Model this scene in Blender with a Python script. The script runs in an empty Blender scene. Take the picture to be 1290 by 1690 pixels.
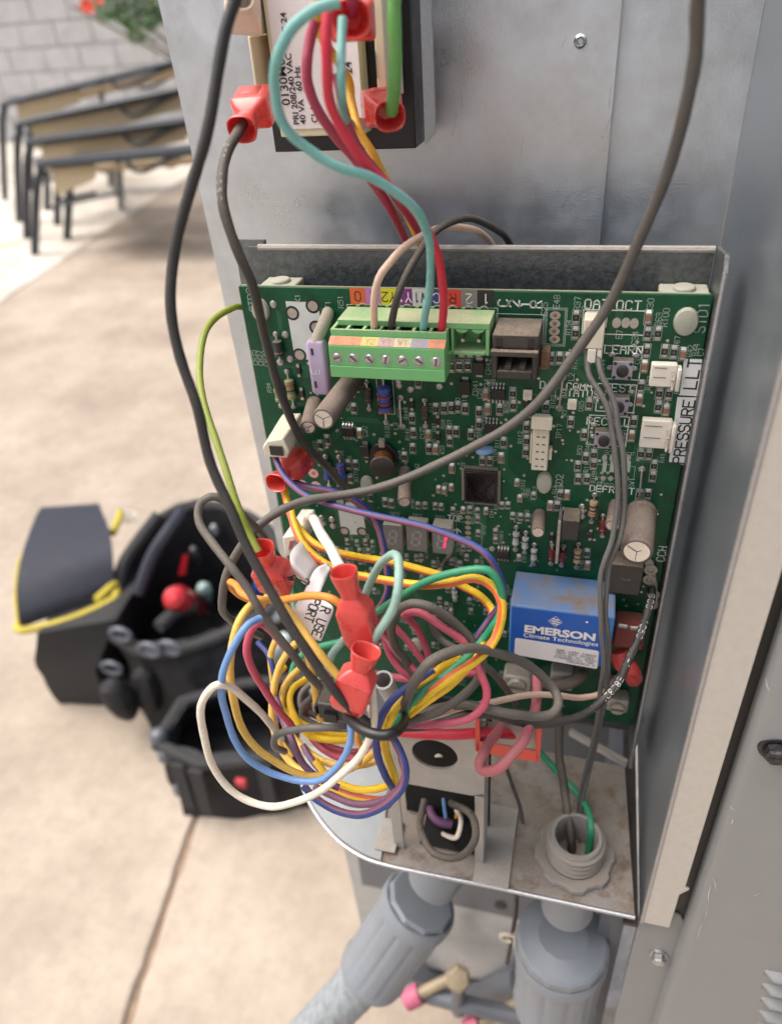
import bpy, math, random
from mathutils import Vector, Matrix
random.seed(7)
R_ = math.radians
# ------------------------------------------------------------------ camera
FOC, CX, CY = 1220.0, 645.0, 845.0            # of the 1290 x 1690 photograph
_d = Vector((139, 1755, 1220)).normalized()
_r = -Vector((-4895, -460, 1220)); _r = (_r - _d * _r.dot(_d)).normalized()
_u = -_d; _y = _u.cross(_r)
CAM = Vector((0.1194, -0.2314, 0.99795))
S = bpy.context.scene
cd = bpy.data.cameras.new('camera'); cam = bpy.data.objects.new('camera', cd); S.collection.objects.link(cam)
cd.sensor_fit = 'VERTICAL'; cd.sensor_height = 36.0; cd.lens = FOC / 1690 * 36
cd.clip_start = 0.005; cd.clip_end = 500
cd.dof.use_dof = True; cd.dof.focus_distance = 0.25; cd.dof.aperture_fstop = cd.lens / 2.8
# camera axes in world coordinates
wx = Vector((_r.x, _y.x, _u.x)); wy = Vector((_r.y, _y.y, _u.y)); wz = Vector((_r.z, _y.z, _u.z))
cam.matrix_world = Matrix(((wx.x, -wy.x, -wz.x, CAM.x), (wx.y, -wy.y, -wz.y, CAM.y), (wx.z, -wy.z, -wz.z, CAM.z), (0, 0, 0, 1)))
S.camera = cam
# ------------------------------------------------------------------ light
SUN_EL, SUN_AZ = 64, -105                      # soft hazy sun, high on the left
w = bpy.data.worlds.new('World'); S.world = w; w.use_nodes = True
nt = w.node_tree; bg = nt.nodes['Background']
sky = nt.nodes.new('ShaderNodeTexSky'); sky.sky_type = 'NISHITA'; sky.sun_disc = False
sky.sun_elevation = R_(SUN_EL); sky.sun_rotation = R_(SUN_AZ); sky.air_density = 0.8; sky.dust_density = 7.0; sky.ozone_density = 0.3
hs = nt.nodes.new('ShaderNodeHueSaturation'); hs.inputs['Saturation'].default_value = 0.62
nt.links.new(sky.outputs[0], hs.inputs['Color']); nt.links.new(hs.outputs[0], bg.inputs[0]); bg.inputs[1].default_value = 0.15
sl = bpy.data.lights.new('sun', 'SUN'); sl.energy = 1.4; sl.angle = R_(50); sl.color = (1, 0.93, 0.84)
sun = bpy.data.objects.new('sun', sl); S.collection.objects.link(sun)
sdir = Vector((math.sin(R_(SUN_AZ)) * math.cos(R_(SUN_EL)), math.cos(R_(SUN_AZ)) * math.cos(R_(SUN_EL)), math.sin(R_(SUN_EL))))
sun.rotation_euler = sdir.to_track_quat('Z', 'Y').to_euler()
S.view_settings.view_transform = 'Standard'; S.view_settings.look = 'None'
S.view_settings.gamma = 1; S.view_settings.use_curve_mapping = False
S.view_settings.exposure = 0.62

# ------------------------------------------------------------------ placing
def ray(px, py):
    c = Vector(((px - CX) / FOC, (py - CY) / FOC, 1))
    return Vector((_r.dot(c), _y.dot(c), _u.dot(c)))
def W(px, py, d=0.0):                          # point d millimetres in front of the board's face
    v = ray(px, py); t = (-d / 1000 - CAM.y) / v.y
    return CAM + v * t
def H(px, py, z=0.0):                          # point on the level z (metres)
    v = ray(px, py); t = (z - CAM.z) / v.z
    return CAM + v * t
def PX(p):
    q = p - CAM
    c = Vector((wx.dot(q), wy.dot(q), wz.dot(q)))
    return (CX + FOC * c.x / c.z, CY + FOC * c.y / c.z, c.z)
def depth(base, tip, hi=60):                   # how far a piece stands out of the board
    b = W(*base); best = (1e9, 0)
    for i in range(1, 200):
        d = hi * i / 200; p = PX(b + Vector((0, -d / 1000, 0)))
        e = (p[0] - tip[0]) ** 2 + (p[1] - tip[1]) ** 2
        if e < best[0]: best = (e, d)
    return best[1]
def above(base, py):                           # point straight above a ground point that shows at row py
    for i in range(2000):
        p = base + Vector((0, 0, i * 0.001))
        if PX(p)[1] <= py: return p
    return p
FR = {'3': (380, 400, 4.3), '4': (540, 470, 4.3), '5': (790, 400, 5.16), '6': (940, 440, 4.696), '7': (400, 640, 4.607),
      '8': (620, 640, 4.607), 'a': (840, 700, 4.3), 'b': (820, 900, 4.3), 'c': (380, 840, 4.3), 'd': (600, 860, 4.3),
      'e': (320, 1080, 3.583), 'f': (560, 1100, 3.583), 'g': (840, 1100, 3.794), 'h': (440, 1380, 2.081), 'p': (0, 0, 1)}
def F(k, x, y):
    a = FR[k]; return (a[0] + x / a[2], a[1] + y / a[2])

# ------------------------------------------------------------------ materials
MATS = {}
def mat(name, col, rough=0.5, metal=0.0, var=0.12, vscale=60, bump=0.0, bscale=900, dust=0.0, dcol=(0.23, 0.18, 0.13), spec=0.5,
        emit=None, trans=0.0, coat=0.0, sss=0.0, stretch=None, col2=None, aniso=0.0, rvar=0.1, world=False, stain=None):
    if name in MATS: return MATS[name]
    m = bpy.data.materials.new(name); m.use_nodes = True; n = m.node_tree.nodes; L = m.node_tree.links
    b = n['Principled BSDF']
    def nd(t, **k):
        o = n.new(t)
        for a, v in k.items(): setattr(o, a, v)
        return o
    tc = nd('ShaderNodeNewGeometry'); src = tc.outputs['Position']
    if stretch:
        mp = nd('ShaderNodeMapping'); mp.inputs['Scale'].default_value = stretch; L.new(src, mp.inputs[0]); src = mp.outputs[0]
    ns = nd('ShaderNodeTexNoise'); ns.inputs['Scale'].default_value = vscale; ns.inputs['Detail'].default_value = 6; ns.inputs['Roughness'].default_value = .65
    L.new(src, ns.inputs['Vector'])
    rmp = nd('ShaderNodeValToRGB'); L.new(ns.outputs[0], rmp.inputs[0])
    c = Vector(col); lo = c * (1 - var); hi = c * (1 + var) if col2 is None else Vector(col2)
    rmp.color_ramp.elements[0].position = .32; rmp.color_ramp.elements[1].position = .68
    rmp.color_ramp.elements[0].color = (*lo, 1); rmp.color_ramp.elements[1].color = (*[min(1, x) for x in hi], 1)
    out = rmp.outputs[0]
    rr = nd('ShaderNodeMapRange'); L.new(ns.outputs[0], rr.inputs[0]); rr.inputs[1].default_value = .3; rr.inputs[2].default_value = .7
    rr.inputs[3].default_value = max(.02, rough - rvar); rr.inputs[4].default_value = min(1, rough + rvar)
    ro = rr.outputs[0]
    if world:                                  # grit and small stains of concrete
        n8 = nd('ShaderNodeTexNoise'); n8.inputs['Scale'].default_value = vscale * 14; n8.inputs['Detail'].default_value = 8; n8.inputs['Roughness'].default_value = .75; L.new(tc.outputs['Position'], n8.inputs['Vector'])
        r8 = nd('ShaderNodeMapRange'); L.new(n8.outputs[0], r8.inputs[0]); r8.inputs[1].default_value = .36; r8.inputs[2].default_value = .56; r8.inputs[3].default_value = .88; r8.inputs[4].default_value = 1.03
        x8 = nd('ShaderNodeVectorMath', operation='SCALE'); L.new(out, x8.inputs[0]); L.new(r8.outputs[0], x8.inputs['Scale']); out = x8.outputs[0]
    if dust > 0:                               # dust settled on faces that look up, patchy
        sx = nd('ShaderNodeSeparateXYZ'); L.new(tc.outputs['Normal'], sx.inputs[0])
        m1 = nd('ShaderNodeMapRange'); L.new(sx.outputs[2], m1.inputs[0]); m1.inputs[1].default_value = -.1; m1.inputs[2].default_value = .75
        n2 = nd('ShaderNodeTexNoise'); n2.inputs['Scale'].default_value = 1600; n2.inputs['Detail'].default_value = 5; L.new(tc.outputs['Position'], n2.inputs['Vector'])
        n3 = nd('ShaderNodeMapRange'); L.new(n2.outputs[0], n3.inputs[0]); n3.inputs[1].default_value = .35; n3.inputs[2].default_value = .6; n3.inputs[3].default_value = .45
        n6 = nd('ShaderNodeTexNoise'); n6.inputs['Scale'].default_value = 70; n6.inputs['Detail'].default_value = 3; L.new(tc.outputs['Position'], n6.inputs['Vector'])
        m6 = nd('ShaderNodeMapRange'); L.new(n6.outputs[0], m6.inputs[0]); m6.inputs[1].default_value = .35; m6.inputs[2].default_value = .58; m6.inputs[3].default_value = .45
        m7 = nd('ShaderNodeMath', operation='MULTIPLY'); L.new(m1.outputs[0], m7.inputs[0]); L.new(m6.outputs[0], m7.inputs[1])
        mu = nd('ShaderNodeMath', operation='MULTIPLY'); L.new(m7.outputs[0], mu.inputs[0]); L.new(n3.outputs[0], mu.inputs[1])
        m2 = nd('ShaderNodeMath', operation='MULTIPLY'); L.new(mu.outputs[0], m2.inputs[0]); m2.inputs[1].default_value = dust
        mx = nd('ShaderNodeMixRGB'); L.new(m2.outputs[0], mx.inputs[0]); L.new(out, mx.inputs[1]); mx.inputs[2].default_value = (*dcol, 1); out = mx.outputs[0]
        if stain:                              # older brown dirt in larger blotches, also only on upward faces
            n5 = nd('ShaderNodeTexNoise'); n5.inputs['Scale'].default_value = 85; n5.inputs['Detail'].default_value = 7; n5.inputs['Roughness'].default_value = .7; L.new(tc.outputs['Position'], n5.inputs['Vector'])
            m5 = nd('ShaderNodeMapRange'); L.new(n5.outputs[0], m5.inputs[0]); m5.inputs[1].default_value = .50; m5.inputs[2].default_value = .66
            u5 = nd('ShaderNodeMath', operation='MULTIPLY'); L.new(m5.outputs[0], u5.inputs[0]); L.new(m1.outputs[0], u5.inputs[1])
            x5 = nd('ShaderNodeMixRGB'); L.new(u5.outputs[0], x5.inputs[0]); L.new(out, x5.inputs[1]); x5.inputs[2].default_value = (*stain, 1); out = x5.outputs[0]
        mr = nd('ShaderNodeMix'); mr.data_type = 'FLOAT'; L.new(m2.outputs[0], mr.inputs[0]); L.new(ro, mr.inputs[2]); mr.inputs[3].default_value = .95; ro = mr.outputs[0]
        if metal > 0:
            mm = nd('ShaderNodeMath', operation='MULTIPLY_ADD'); L.new(m2.outputs[0], mm.inputs[0]); mm.inputs[1].default_value = -metal; mm.inputs[2].default_value = metal
            L.new(mm.outputs[0], b.inputs['Metallic'])
    L.new(out, b.inputs['Base Color']); L.new(ro, b.inputs['Roughness'])
    if not (dust > 0 and metal > 0): b.inputs['Metallic'].default_value = metal
    b.inputs['Specular IOR Level'].default_value = spec
    b.inputs['Transmission Weight'].default_value = trans; b.inputs['Coat Weight'].default_value = coat
    if sss: b.inputs['Subsurface Weight'].default_value = sss; b.inputs['Subsurface Radius'].default_value = (.004, .002, .001); b.inputs['Subsurface Scale'].default_value = .6
    if aniso: b.inputs['Anisotropic'].default_value = aniso
    if bump:
        n4 = nd('ShaderNodeTexNoise'); n4.inputs['Scale'].default_value = bscale; n4.inputs['Detail'].default_value = 4; L.new(src, n4.inputs['Vector'])
        bp = nd('ShaderNodeBump'); bp.inputs['Strength'].default_value = bump; bp.inputs['Distance'].default_value = .0006 if not world else .006; L.new(n4.outputs[0], bp.inputs['Height']); L.new(bp.outputs[0], b.inputs['Normal'])
    if emit: b.inputs['Emission Color'].default_value = (*emit, 1); b.inputs['Emission Strength'].default_value = 3.0
    MATS[name] = m; return m

galv = mat('galvanised_steel', (.42, .43, .45), .42, .85, var=.09, vscale=900, bump=.25, bscale=1500, rvar=.09)
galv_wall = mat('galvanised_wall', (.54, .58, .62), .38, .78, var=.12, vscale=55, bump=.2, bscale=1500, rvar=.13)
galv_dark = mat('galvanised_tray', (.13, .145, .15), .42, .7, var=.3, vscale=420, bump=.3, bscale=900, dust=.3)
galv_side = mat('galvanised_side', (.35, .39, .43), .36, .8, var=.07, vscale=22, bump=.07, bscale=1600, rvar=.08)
galv_dusty = mat('dusty_steel', (.40, .39, .37), .5, .45, var=.12, vscale=90, bump=.3, bscale=800, dust=.62, dcol=(.27, .215, .16))
galv_cream = mat('weathered_zinc', (.55, .53, .48), .55, .3, var=.06, vscale=300, bump=.15, bscale=1500)
paint_grey = mat('grey_paint', (.23, .235, .235), .45, 0, var=.05, vscale=50, bump=.06, bscale=700)
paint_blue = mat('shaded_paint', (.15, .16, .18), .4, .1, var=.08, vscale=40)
shelf_sheen = mat('sky_sheen_zinc', (.30, .33, .355), .5, .3, var=.08, vscale=120, dust=.35, dcol=(.34, .33, .30))
shelf_m = mat('shelf_steel', (.32, .31, .30), .5, .4, var=.15, vscale=60, bump=.3, bscale=800, dust=1.0, dcol=(.21, .17, .13), stain=(.165, .115, .08))
pcb = mat('solder_mask', (.003, .062, .027), .38, 0, var=.30, vscale=130, bump=.05, bscale=500, spec=.3)
pcb_edge = mat('board_edge', (.02, .22, .09), .5)
silk = mat('silkscreen', (.74, .76, .72), .7, var=.05)
silk_dim = mat('silkscreen_dim', (.36, .44, .38), .7, var=.05)
trace_m = mat('copper_trace', (.012, .12, .055), .3, var=.1)
tin = mat('solder', (.42, .41, .39), .38, .8, var=.2, vscale=900)
tin_d = mat('dull_solder', (.40, .37, .33), .5, .6, var=.2, vscale=900, dust=.4)
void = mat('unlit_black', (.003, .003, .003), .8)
blk = mat('black_plastic', (.012, .012, .013), .42, dust=.25)
blk_d = mat('black_plastic_dusty', (.02, .019, .018), .5, dust=1.0, dcol=(.27, .215, .165))
ic = mat('chip_epoxy', (.010, .010, .012), .35)
glossy = mat('chip_glossy', (.004, .004, .006), .12, bump=.15, bscale=300)
brown = mat('ceramic_brown', (.25, .12, .07), .5)
cap_m = mat('capacitor_sleeve', (.10, .075, .065), .6, var=.2, vscale=500, dust=1.0, dcol=(.26, .205, .165))
alum = mat('aluminium_top', (.75, .74, .72), .28, .9)
green_b = mat('terminal_green', (.14, .40, .15), .45, var=.05, dust=.05, sss=.05)
green_t = mat('terminal_green_dusty', (.14, .40, .15), .5, dust=1.0, dcol=(.52, .47, .31))
cream_p = mat('nylon_cream', (.62, .57, .46), .5, var=.06, vscale=200, dust=.3, dcol=(.40, .31, .20), sss=.1)
white_p = mat('nylon_white', (.70, .66, .58), .5, var=.05, vscale=200, dust=.25, dcol=(.42, .34, .25), sss=.1)
standoff_m = mat('standoff_nylon', (.34, .35, .29), .5, sss=.15, dust=.5, dcol=(.36, .33, .25))
paper = mat('label_paper', (.74, .71, .72), .6, var=.03)
ink = mat('label_ink', (.03, .03, .035), .6)
red_v = mat('red_vinyl', (.80, .075, .065), .3, var=.08, vscale=200, trans=.35, sss=.15, dust=.16, dcol=(.74, .34, .28), coat=.35)
red_p = mat('red_plastic', (.62, .06, .04), .45, var=.1, dust=.25)
blue_p = mat('relay_blue', (.02, .17, .48), .4, var=.05, dust=1.0, dcol=(.17, .19, .23), stain=(.20, .13, .07))
blue_l = mat('relay_label', (.005, .09, .42), .35, var=.02)
rust = mat('rust_stain', (.20, .12, .07), .9, var=.3, vscale=500)
seg_m = mat('display_face', (.17, .17, .165), .45, dust=.2)
seg_side = mat('display_side', (.45, .43, .36), .6, dust=.5)
seg_off = mat('segment_off', (.30, .30, .29), .5)
seg_on = mat('segment_lit', (.9, .01, .03), .4, emit=(1, .01, .06))
pvc = mat('grey_pvc', (.20, .22, .245), .42, var=.05, vscale=80, bump=.08, bscale=800)
pipe_m = mat('weathered_conduit', (.25, .28, .30), .6, var=.28, vscale=220, stretch=(1, 1, .35), bump=.2, bscale=500)
pvc_d = mat('dusty_pvc', (.24, .23, .22), .6, dust=.7, dcol=(.27, .22, .17))
screw_m = mat('screw_steel', (.45, .46, .46), .3, .9, var=.2, vscale=800)
bolt_m = mat('blackened_bolt', (.06, .06, .065), .3, .8, var=.4, vscale=500)
copper = mat('copper_winding', (.45, .17, .05), .35, .7, var=.4, vscale=1800, stretch=(.2, .2, 2))
res_blue = mat('resistor_blue', (.03, .07, .33), .4, dust=.3)
lav = mat('lavender_fuse', (.42, .33, .50), .45, var=.05, dust=.5, dcol=(.34, .27, .22))
core_m = mat('transformer_core', (.012, .012, .015), .35, .2)
bobbin = mat('bobbin_nylon', (.62, .58, .42), .45, sss=.15, var=.04)
conc = mat('patio_concrete', (.33, .265, .205), .8, var=.20, vscale=2.6, bump=.35, bscale=14, col2=(.455, .39, .32), world=True)
conc_sunlit = mat('patio_concrete_sunlit', (.44, .37, .29), .8, var=.2, vscale=1.6, bump=.35, bscale=14, col2=(.74, .70, .63), world=True)  # lighter copy of the concrete, strong sunlight put into its colour
soil = mat('joint_dirt', (.23, .165, .12), .95, var=.4, vscale=30)
block_m = mat('wall_block', (.47, .47, .48), .9, var=.12, vscale=6, bump=.3, bscale=60, world=True)
mortar = mat('mortar', (.41, .41, .41), .95, var=.2, vscale=20)
pad_m = mat('pad_concrete', (.48, .45, .42), .9, var=.25, vscale=60, bump=.8, bscale=160, world=True)
chair_m = mat('chair_frame', (.035, .042, .052), .4, .3, var=.1)
sling_m = mat('tan_sling', (.42, .34, .22), .8, var=.1)
bag_navy = mat('navy_fabric', (.022, .025, .04), .7, var=.3, vscale=60)
bag_blk = mat('black_fabric', (.010, .010, .012), .7, var=.5, vscale=60, bump=.4, bscale=300)
bag_grey = mat('charcoal_fabric', (.03, .03, .032), .8, var=.3, vscale=80)
yel_trim = mat('yellow_trim', (.50, .40, .04), .6)
leaf_m = mat('leaf', (.05, .16, .03), .5, var=.5, vscale=9)
flower_m = mat('orange_flower', (.8, .09, .04), .6)
stem_m = mat('stem', (.12, .09, .05), .8)

# ------------------------------------------------------------------ mesh building
class MB:
    def __init__(s): s.v = []; s.f = []; s.mi = []; s.m = 0
    def add(s, vs, fs, m=None):
        o = len(s.v); s.v += [Vector(v) for v in vs]
        for f in fs: s.f.append([i + o for i in f]); s.mi.append(s.m if m is None else m)
    def box(s, a, b, m=None):
        x0, x1 = sorted((a[0], b[0])); y0, y1 = sorted((a[1], b[1])); z0, z1 = sorted((a[2], b[2]))
        s.add([(x, y, z) for z in (z0, z1) for y in (y0, y1) for x in (x0, x1)],
              [(0, 2, 3, 1), (4, 5, 7, 6), (0, 1, 5, 4), (2, 6, 7, 3), (0, 4, 6, 2), (1, 3, 7, 5)], m)
    def hexa(s, q0, q1, m=None):               # two quads, same winding
        s.add(list(q0) + list(q1), [(3, 2, 1, 0), (4, 5, 6, 7)] + [(i, (i + 1) % 4, 4 + (i + 1) % 4, 4 + i) for i in range(4)], m)
    def prism(s, poly, off, m=None):
        n = len(poly); off = Vector(off)
        s.add([Vector(p) for p in poly] + [Vector(p) + off for p in poly],
              [list(range(n))[::-1], list(range(n, 2 * n))] + [(i, (i + 1) % n, n + (i + 1) % n, n + i) for i in range(n)], m)
    def quad(s, *p, m=None): s.add(p, [tuple(range(len(p)))], m)
    def loft(s, rings, caps=True, m=None, closed=True):
        n = len(rings[0]); vs = [p for r in rings for p in r]; fs = []
        for i in range(len(rings) - 1):
            for j in range(n if closed else n - 1):
                k = (j + 1) % n; fs.append((i * n + j, i * n + k, (i + 1) * n + k, (i + 1) * n + j))
        if caps: fs.append(tuple(range(n))[::-1]); fs.append(tuple((len(rings) - 1) * n + j for j in range(n)))
        s.add(vs, fs, m)
    def lathe(s, o, ax, prof, n=24, m=None, caps=True, ref=None):   # prof: (along, radius)
        o = Vector(o); ax = Vector(ax).normalized()
        u = (ax.orthogonal() if ref is None else (Vector(ref) - ax * ax.dot(Vector(ref)))).normalized(); v = ax.cross(u)
        s.loft([[o + ax * a + (u * math.cos(t) + v * math.sin(t)) * r for t in [2 * math.pi * k / n for k in range(n)]] for a, r in prof], caps, m)
    def cyl(s, a, b, r, r2=None, n=16, m=None):
        a = Vector(a); b = Vector(b); s.lathe(a, b - a, [(0, r), ((b - a).length, r if r2 is None else r2)], n, m)
    def ball(s, c, r, n=12, m=None, sc=(1, 1, 1)):
        vs = []; fs = []; k = n // 2
        for i in range(k + 1):
            for j in range(n):
                a = math.pi * i / k; t = 2 * math.pi * j / n
                vs.append(Vector(c) + Vector((r * sc[0] * math.sin(a) * math.cos(t), r * sc[1] * math.sin(a) * math.sin(t), r * sc[2] * math.cos(a))))
        for i in range(k):
            for j in range(n): fs.append((i * n + j, (i + 1) * n + j, (i + 1) * n + (j + 1) % n, i * n + (j + 1) % n))
        s.add(vs, fs, m)
    def tube(s, pts, r, n=10, m=None, stripe=None, sm=1, twist=0.0, phase=0.0, caps=True, flat=None):
        pts = [Vector(p) for p in pts]; rings = []; t0 = (pts[1] - pts[0]).normalized(); u = t0.orthogonal().normalized() if stripe is None else (Vector((-.35, -.35, 1)) - t0 * t0.dot(Vector((-.35, -.35, 1)))).normalized(); L = 0
        for i, p in enumerate(pts):
            t = (pts[min(i + 1, len(pts) - 1)] - pts[max(i - 1, 0)]).normalized()
            u = (u - t * u.dot(t)).normalized(); v = t.cross(u)
            if i: L += (p - pts[i - 1]).length
            ph = phase + twist * L
            rr = r[i] if isinstance(r, (list, tuple)) else r
            fl = (1, 1) if flat is None else flat
            rings.append([p + (u * math.cos(a + ph) * fl[0] + v * math.sin(a + ph) * fl[1]) * rr for a in [2 * math.pi * k / n for k in range(n)]])
        base = len(s.f); s.loft(rings, caps, m)
        if stripe is not None:
            for i in range(len(rings) - 1):
                for j in range(stripe): s.mi[base + i * n + j] = sm

def spline(P, k=8):
    P = [Vector(p) for p in P]
    if len(P) < 3: return P
    Q = [P[0] * 2 - P[1]] + P + [P[-1] * 2 - P[-2]]; out = []
    for i in range(1, len(Q) - 2):
        a, b, c, e = Q[i - 1:i + 3]
        for j in range(k):
            t = j / k; out.append(.5 * ((2 * b) + (c - a) * t + (2 * a - 5 * b + 4 * c - e) * t * t + (3 * b - a - 3 * c + e) * t ** 3))
    out.append(P[-1]); return out

# ------------------------------------------------------------------ objects
LOC = {}
def link(o, parent=None, at=Vector((0, 0, 0))):
    S.collection.objects.link(o); at = Vector(at)
    if parent is not None: o.parent = parent; o.location = at - LOC[parent.name]
    else: o.location = at
    LOC[o.name] = at; return o
def props(o, label=None, cat=None, group=None, kind=None):
    if label: o['label'] = label
    if cat: o['category'] = cat
    if group: o['group'] = group
    if kind: o['kind'] = kind
    return o
def thing(name, label, cat, at=(0, 0, 0), group=None):
    return props(link(bpy.data.objects.new(name, None), None, at), label, cat, group)
def mesh(name, mb, mats, at=Vector((0, 0, 0)), ang=35):
    me = bpy.data.meshes.new(name); at = Vector(at)
    me.from_pydata([tuple(v - at) for v in mb.v], [], mb.f)
    for m in (mats if isinstance(mats, (list, tuple)) else [mats]): me.materials.append(m)
    me.polygons.foreach_set('material_index', mb.mi); me.polygons.foreach_set('use_smooth', [True] * len(mb.f))
    me.validate(); me.set_sharp_from_angle(angle=R_(ang)); return me
def part(name, mb, mats, parent=None, bevel=0, label=None, kind=None, ang=35):
    at = LOC[parent.name] if parent is not None else (mb.v[0] if False else Vector((0, 0, 0)))
    o = bpy.data.objects.new(name, mesh(name, mb, mats, at, ang)); link(o, parent, at)
    if bevel:
        b = o.modifiers.new('bevel', 'BEVEL'); b.width = bevel; b.segments = 2; b.limit_method = 'ANGLE'; b.angle_limit = R_(40)
    return props(o, label, kind=kind)
def solo(name, mb, mats, label=None, cat=None, group=None, kind=None, bevel=0, ang=35):   # a thing that is one mesh, origin at its lowest middle
    xs = [v.x for v in mb.v]; ys = [v.y for v in mb.v]; zs = [v.z for v in mb.v]
    at = Vector(((min(xs) + max(xs)) / 2, (min(ys) + max(ys)) / 2, min(zs)))
    o = bpy.data.objects.new(name, mesh(name, mb, mats, at, ang)); link(o, None, at)
    if bevel:
        b = o.modifiers.new('bevel', 'BEVEL'); b.width = bevel; b.segments = 2; b.limit_method = 'ANGLE'; b.angle_limit = R_(40)
    return props(o, label, cat, group, kind)
def inst(name, me, at, parent, rot=None):
    o = bpy.data.objects.new(name, me); link(o, parent, at)
    if rot: o.rotation_euler = rot
    return o
X, Y, Z = Vector((1, 0, 0)), Vector((0, 1, 0)), Vector((0, 0, 1))

# ------------------------------------------------------------------ stroke lettering
GL = {'A': '00 04 26 44 40|03 43', 'B': '00 06 36 45 44 33 03|33 42 41 30 00', 'C': '45 36 16 05 01 10 30 41', 'D': '00 06 26 45 41 20 00', 'E': '46 06 00 40|03 33',
      'F': '46 06 00|03 33', 'G': '45 36 16 05 01 10 30 41 43 23', 'H': '00 06|40 46|03 43', 'I': '20 26', 'J': '46 41 30 10 01', 'K': '00 06|46 03 40', 'L': '06 00 40',
      'M': '00 06 23 46 40', 'N': '00 06 40 46', 'O': '10 01 05 16 36 45 41 30 10', 'P': '00 06 36 45 44 33 03', 'Q': '10 01 05 16 36 45 41 30 10|22 40',
      'R': '00 06 36 45 44 33 03|23 40', 'S': '45 36 16 05 04 13 33 42 41 30 10 01', 'T': '06 46|26 20', 'U': '06 01 10 30 41 46', 'V': '06 20 46', 'W': '06 10 24 30 46',
      'X': '00 46|06 40', 'Y': '06 23 46|23 20', 'Z': '06 46 00 40', '0': '10 01 05 16 36 45 41 30 10', '1': '15 26 20', '2': '05 16 36 45 44 00 40', '3': '05 16 36 45 44 33 13|33 42 41 30 10 01',
      '4': '36 02 42|30 36', '5': '46 06 04 34 43 41 30 10 01', '6': '45 36 16 05 01 10 30 41 42 33 03', '7': '06 46 20', '8': '13 04 05 16 36 45 44 33 13 02 01 10 30 41 42 33',
      '9': '01 10 30 41 45 36 16 05 04 13 43', '-': '03 43', '/': '00 46', '+': '23 23|03 43|25 21', '.': '20 21', ' ': '', '|': '20 26', '^': '20 26|04 26 44'}
def stroke(mb, s, o, u, v, h, wd, nrm=None, m=None, adv=1.35, cwf=.62):
    u = Vector(u).normalized(); v = Vector(v).normalized(); n = u.cross(v) if nrm is None else nrm; cw = h * cwf; x = 0.0
    for ch in s:
        for pl in GL.get(ch, '').split('|'):
            q = [(int(a[0]) / 4 * cw + x, int(a[1]) / 6 * h) for a in pl.split()]
            for (ax, ay), (bx, by) in zip(q, q[1:]):
                dx, dy = bx - ax, by - ay; l = math.hypot(dx, dy)
                if l < 1e-9: continue
                ex, ey = dx / l * wd * .4, dy / l * wd * .4; px, py = -dy / l * wd / 2, dx / l * wd / 2
                mb.quad(*[o + u * a + v * b for a, b in ((ax - ex - px, ay - ey - py), (bx + ex - px, by + ey - py), (bx + ex + px, by + ey + py), (ax - ex + px, ay - ey + py))], m=m)
        x += cw * adv
    return x
def btext(name, s, o, u, v, size, m, parent, bold=0.0, align='LEFT', sx=1.0):
    c = bpy.data.curves.new(name, 'FONT'); c.body = s; c.size = size; c.offset = bold; c.align_x = align; c.resolution_u = 3
    t = bpy.data.objects.new('tmp', c); S.collection.objects.link(t); bpy.context.view_layer.update()
    me = bpy.data.meshes.new_from_object(t.evaluated_get(bpy.context.evaluated_depsgraph_get())); bpy.data.objects.remove(t)
    u = Vector(u).normalized(); v = Vector(v).normalized(); n = u.cross(v)
    for p in me.vertices: p.co = u * p.co.x * sx + v * p.co.y
    me.materials.clear(); me.materials.append(m)
    return inst(name, me, o, parent)
# ================================================================== SETTING
mb = MB(); mb.box((-60, -60, -1), (60, 60, -.006)); props(part('ground', mb, soil), 'brown dirt under the patio slabs', kind='structure')
def jitter_line(a, b, n, amp, seed):
    rn = random.Random(seed); a = Vector(a); b = Vector(b); t = (b - a).normalized(); nn = Vector((-t.y, t.x, 0)); out = []
    for i in range(n + 1): out.append(a.lerp(b, (i / n) ** 1.0) + nn * rn.uniform(-amp, amp))
    return out
def slab(name, left, right, m, label):
    mb = MB(); poly = left + right[::-1]; mb.prism([Vector((p.x, p.y, -.10)) for p in poly], (0, 0, .10))
    o = part(name, mb, m, None, .004); props(o, label, kind='structure'); return o
def lineat(p, q, y): t = (y - p.y) / (q.y - p.y); return p.x + (q.x - p.x) * t
s1a, s1b = H(0, 500), H(310, 290); c1a, c1b = H(208, 1690), H(322, 1350)
def bound(p, q, off, seed, amp):
    ys = [-8, -2, -.6] + [-.4 + i * .022 for i in range(60)] + [1.2, 2, 3, 4, 5, 6, 7, 9, 20]
    rn = random.Random(seed)
    return [Vector((lineat(p, q, y) + off + rn.uniform(-amp, amp), y, 0)) for y in ys]
slab('patio_slab', [Vector((-30, -8, 0)), Vector((-30, 20, 0))], bound(s1a, s1b, -.004, 1, .002)[::1], conc_sunlit, 'pale cream patio slab beneath the stacked chairs')
slab('patio_slab', bound(s1a, s1b, .004, 2, .002), bound(c1a, c1b, -.0050, 3, .0022), conc, 'wide tan patio slab under the tool bags')
slab('patio_slab', bound(c1a, c1b, .0050, 4, .0022), [Vector((12, -8, 0)), Vector((12, 20, 0))], conc, 'tan patio slab right of the cracked joint, below the grey unit')

# block wall across the patio
wall = thing('block_wall', 'pale grey concrete block wall across the patio behind the chairs', 'wall', (-4.6, 7.3, 0))
mb = MB(); mb.box((-9, 7.23, 0), (-1, 7.42, 1.9)); part('mortar', mb, mortar, wall)
bm_ = MB(); bm_.box((0, 0, 0), (.392, .02, .192)); bme = mesh('block', bm_, block_m)
for r in range(9):
    for c in range(19):
        x = -8.8 + c * .405 + (r % 2) * .2
        o = inst('block', bme, (x, 7.212 + random.uniform(-.004, .004), .02 + r * .203), wall)

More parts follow.
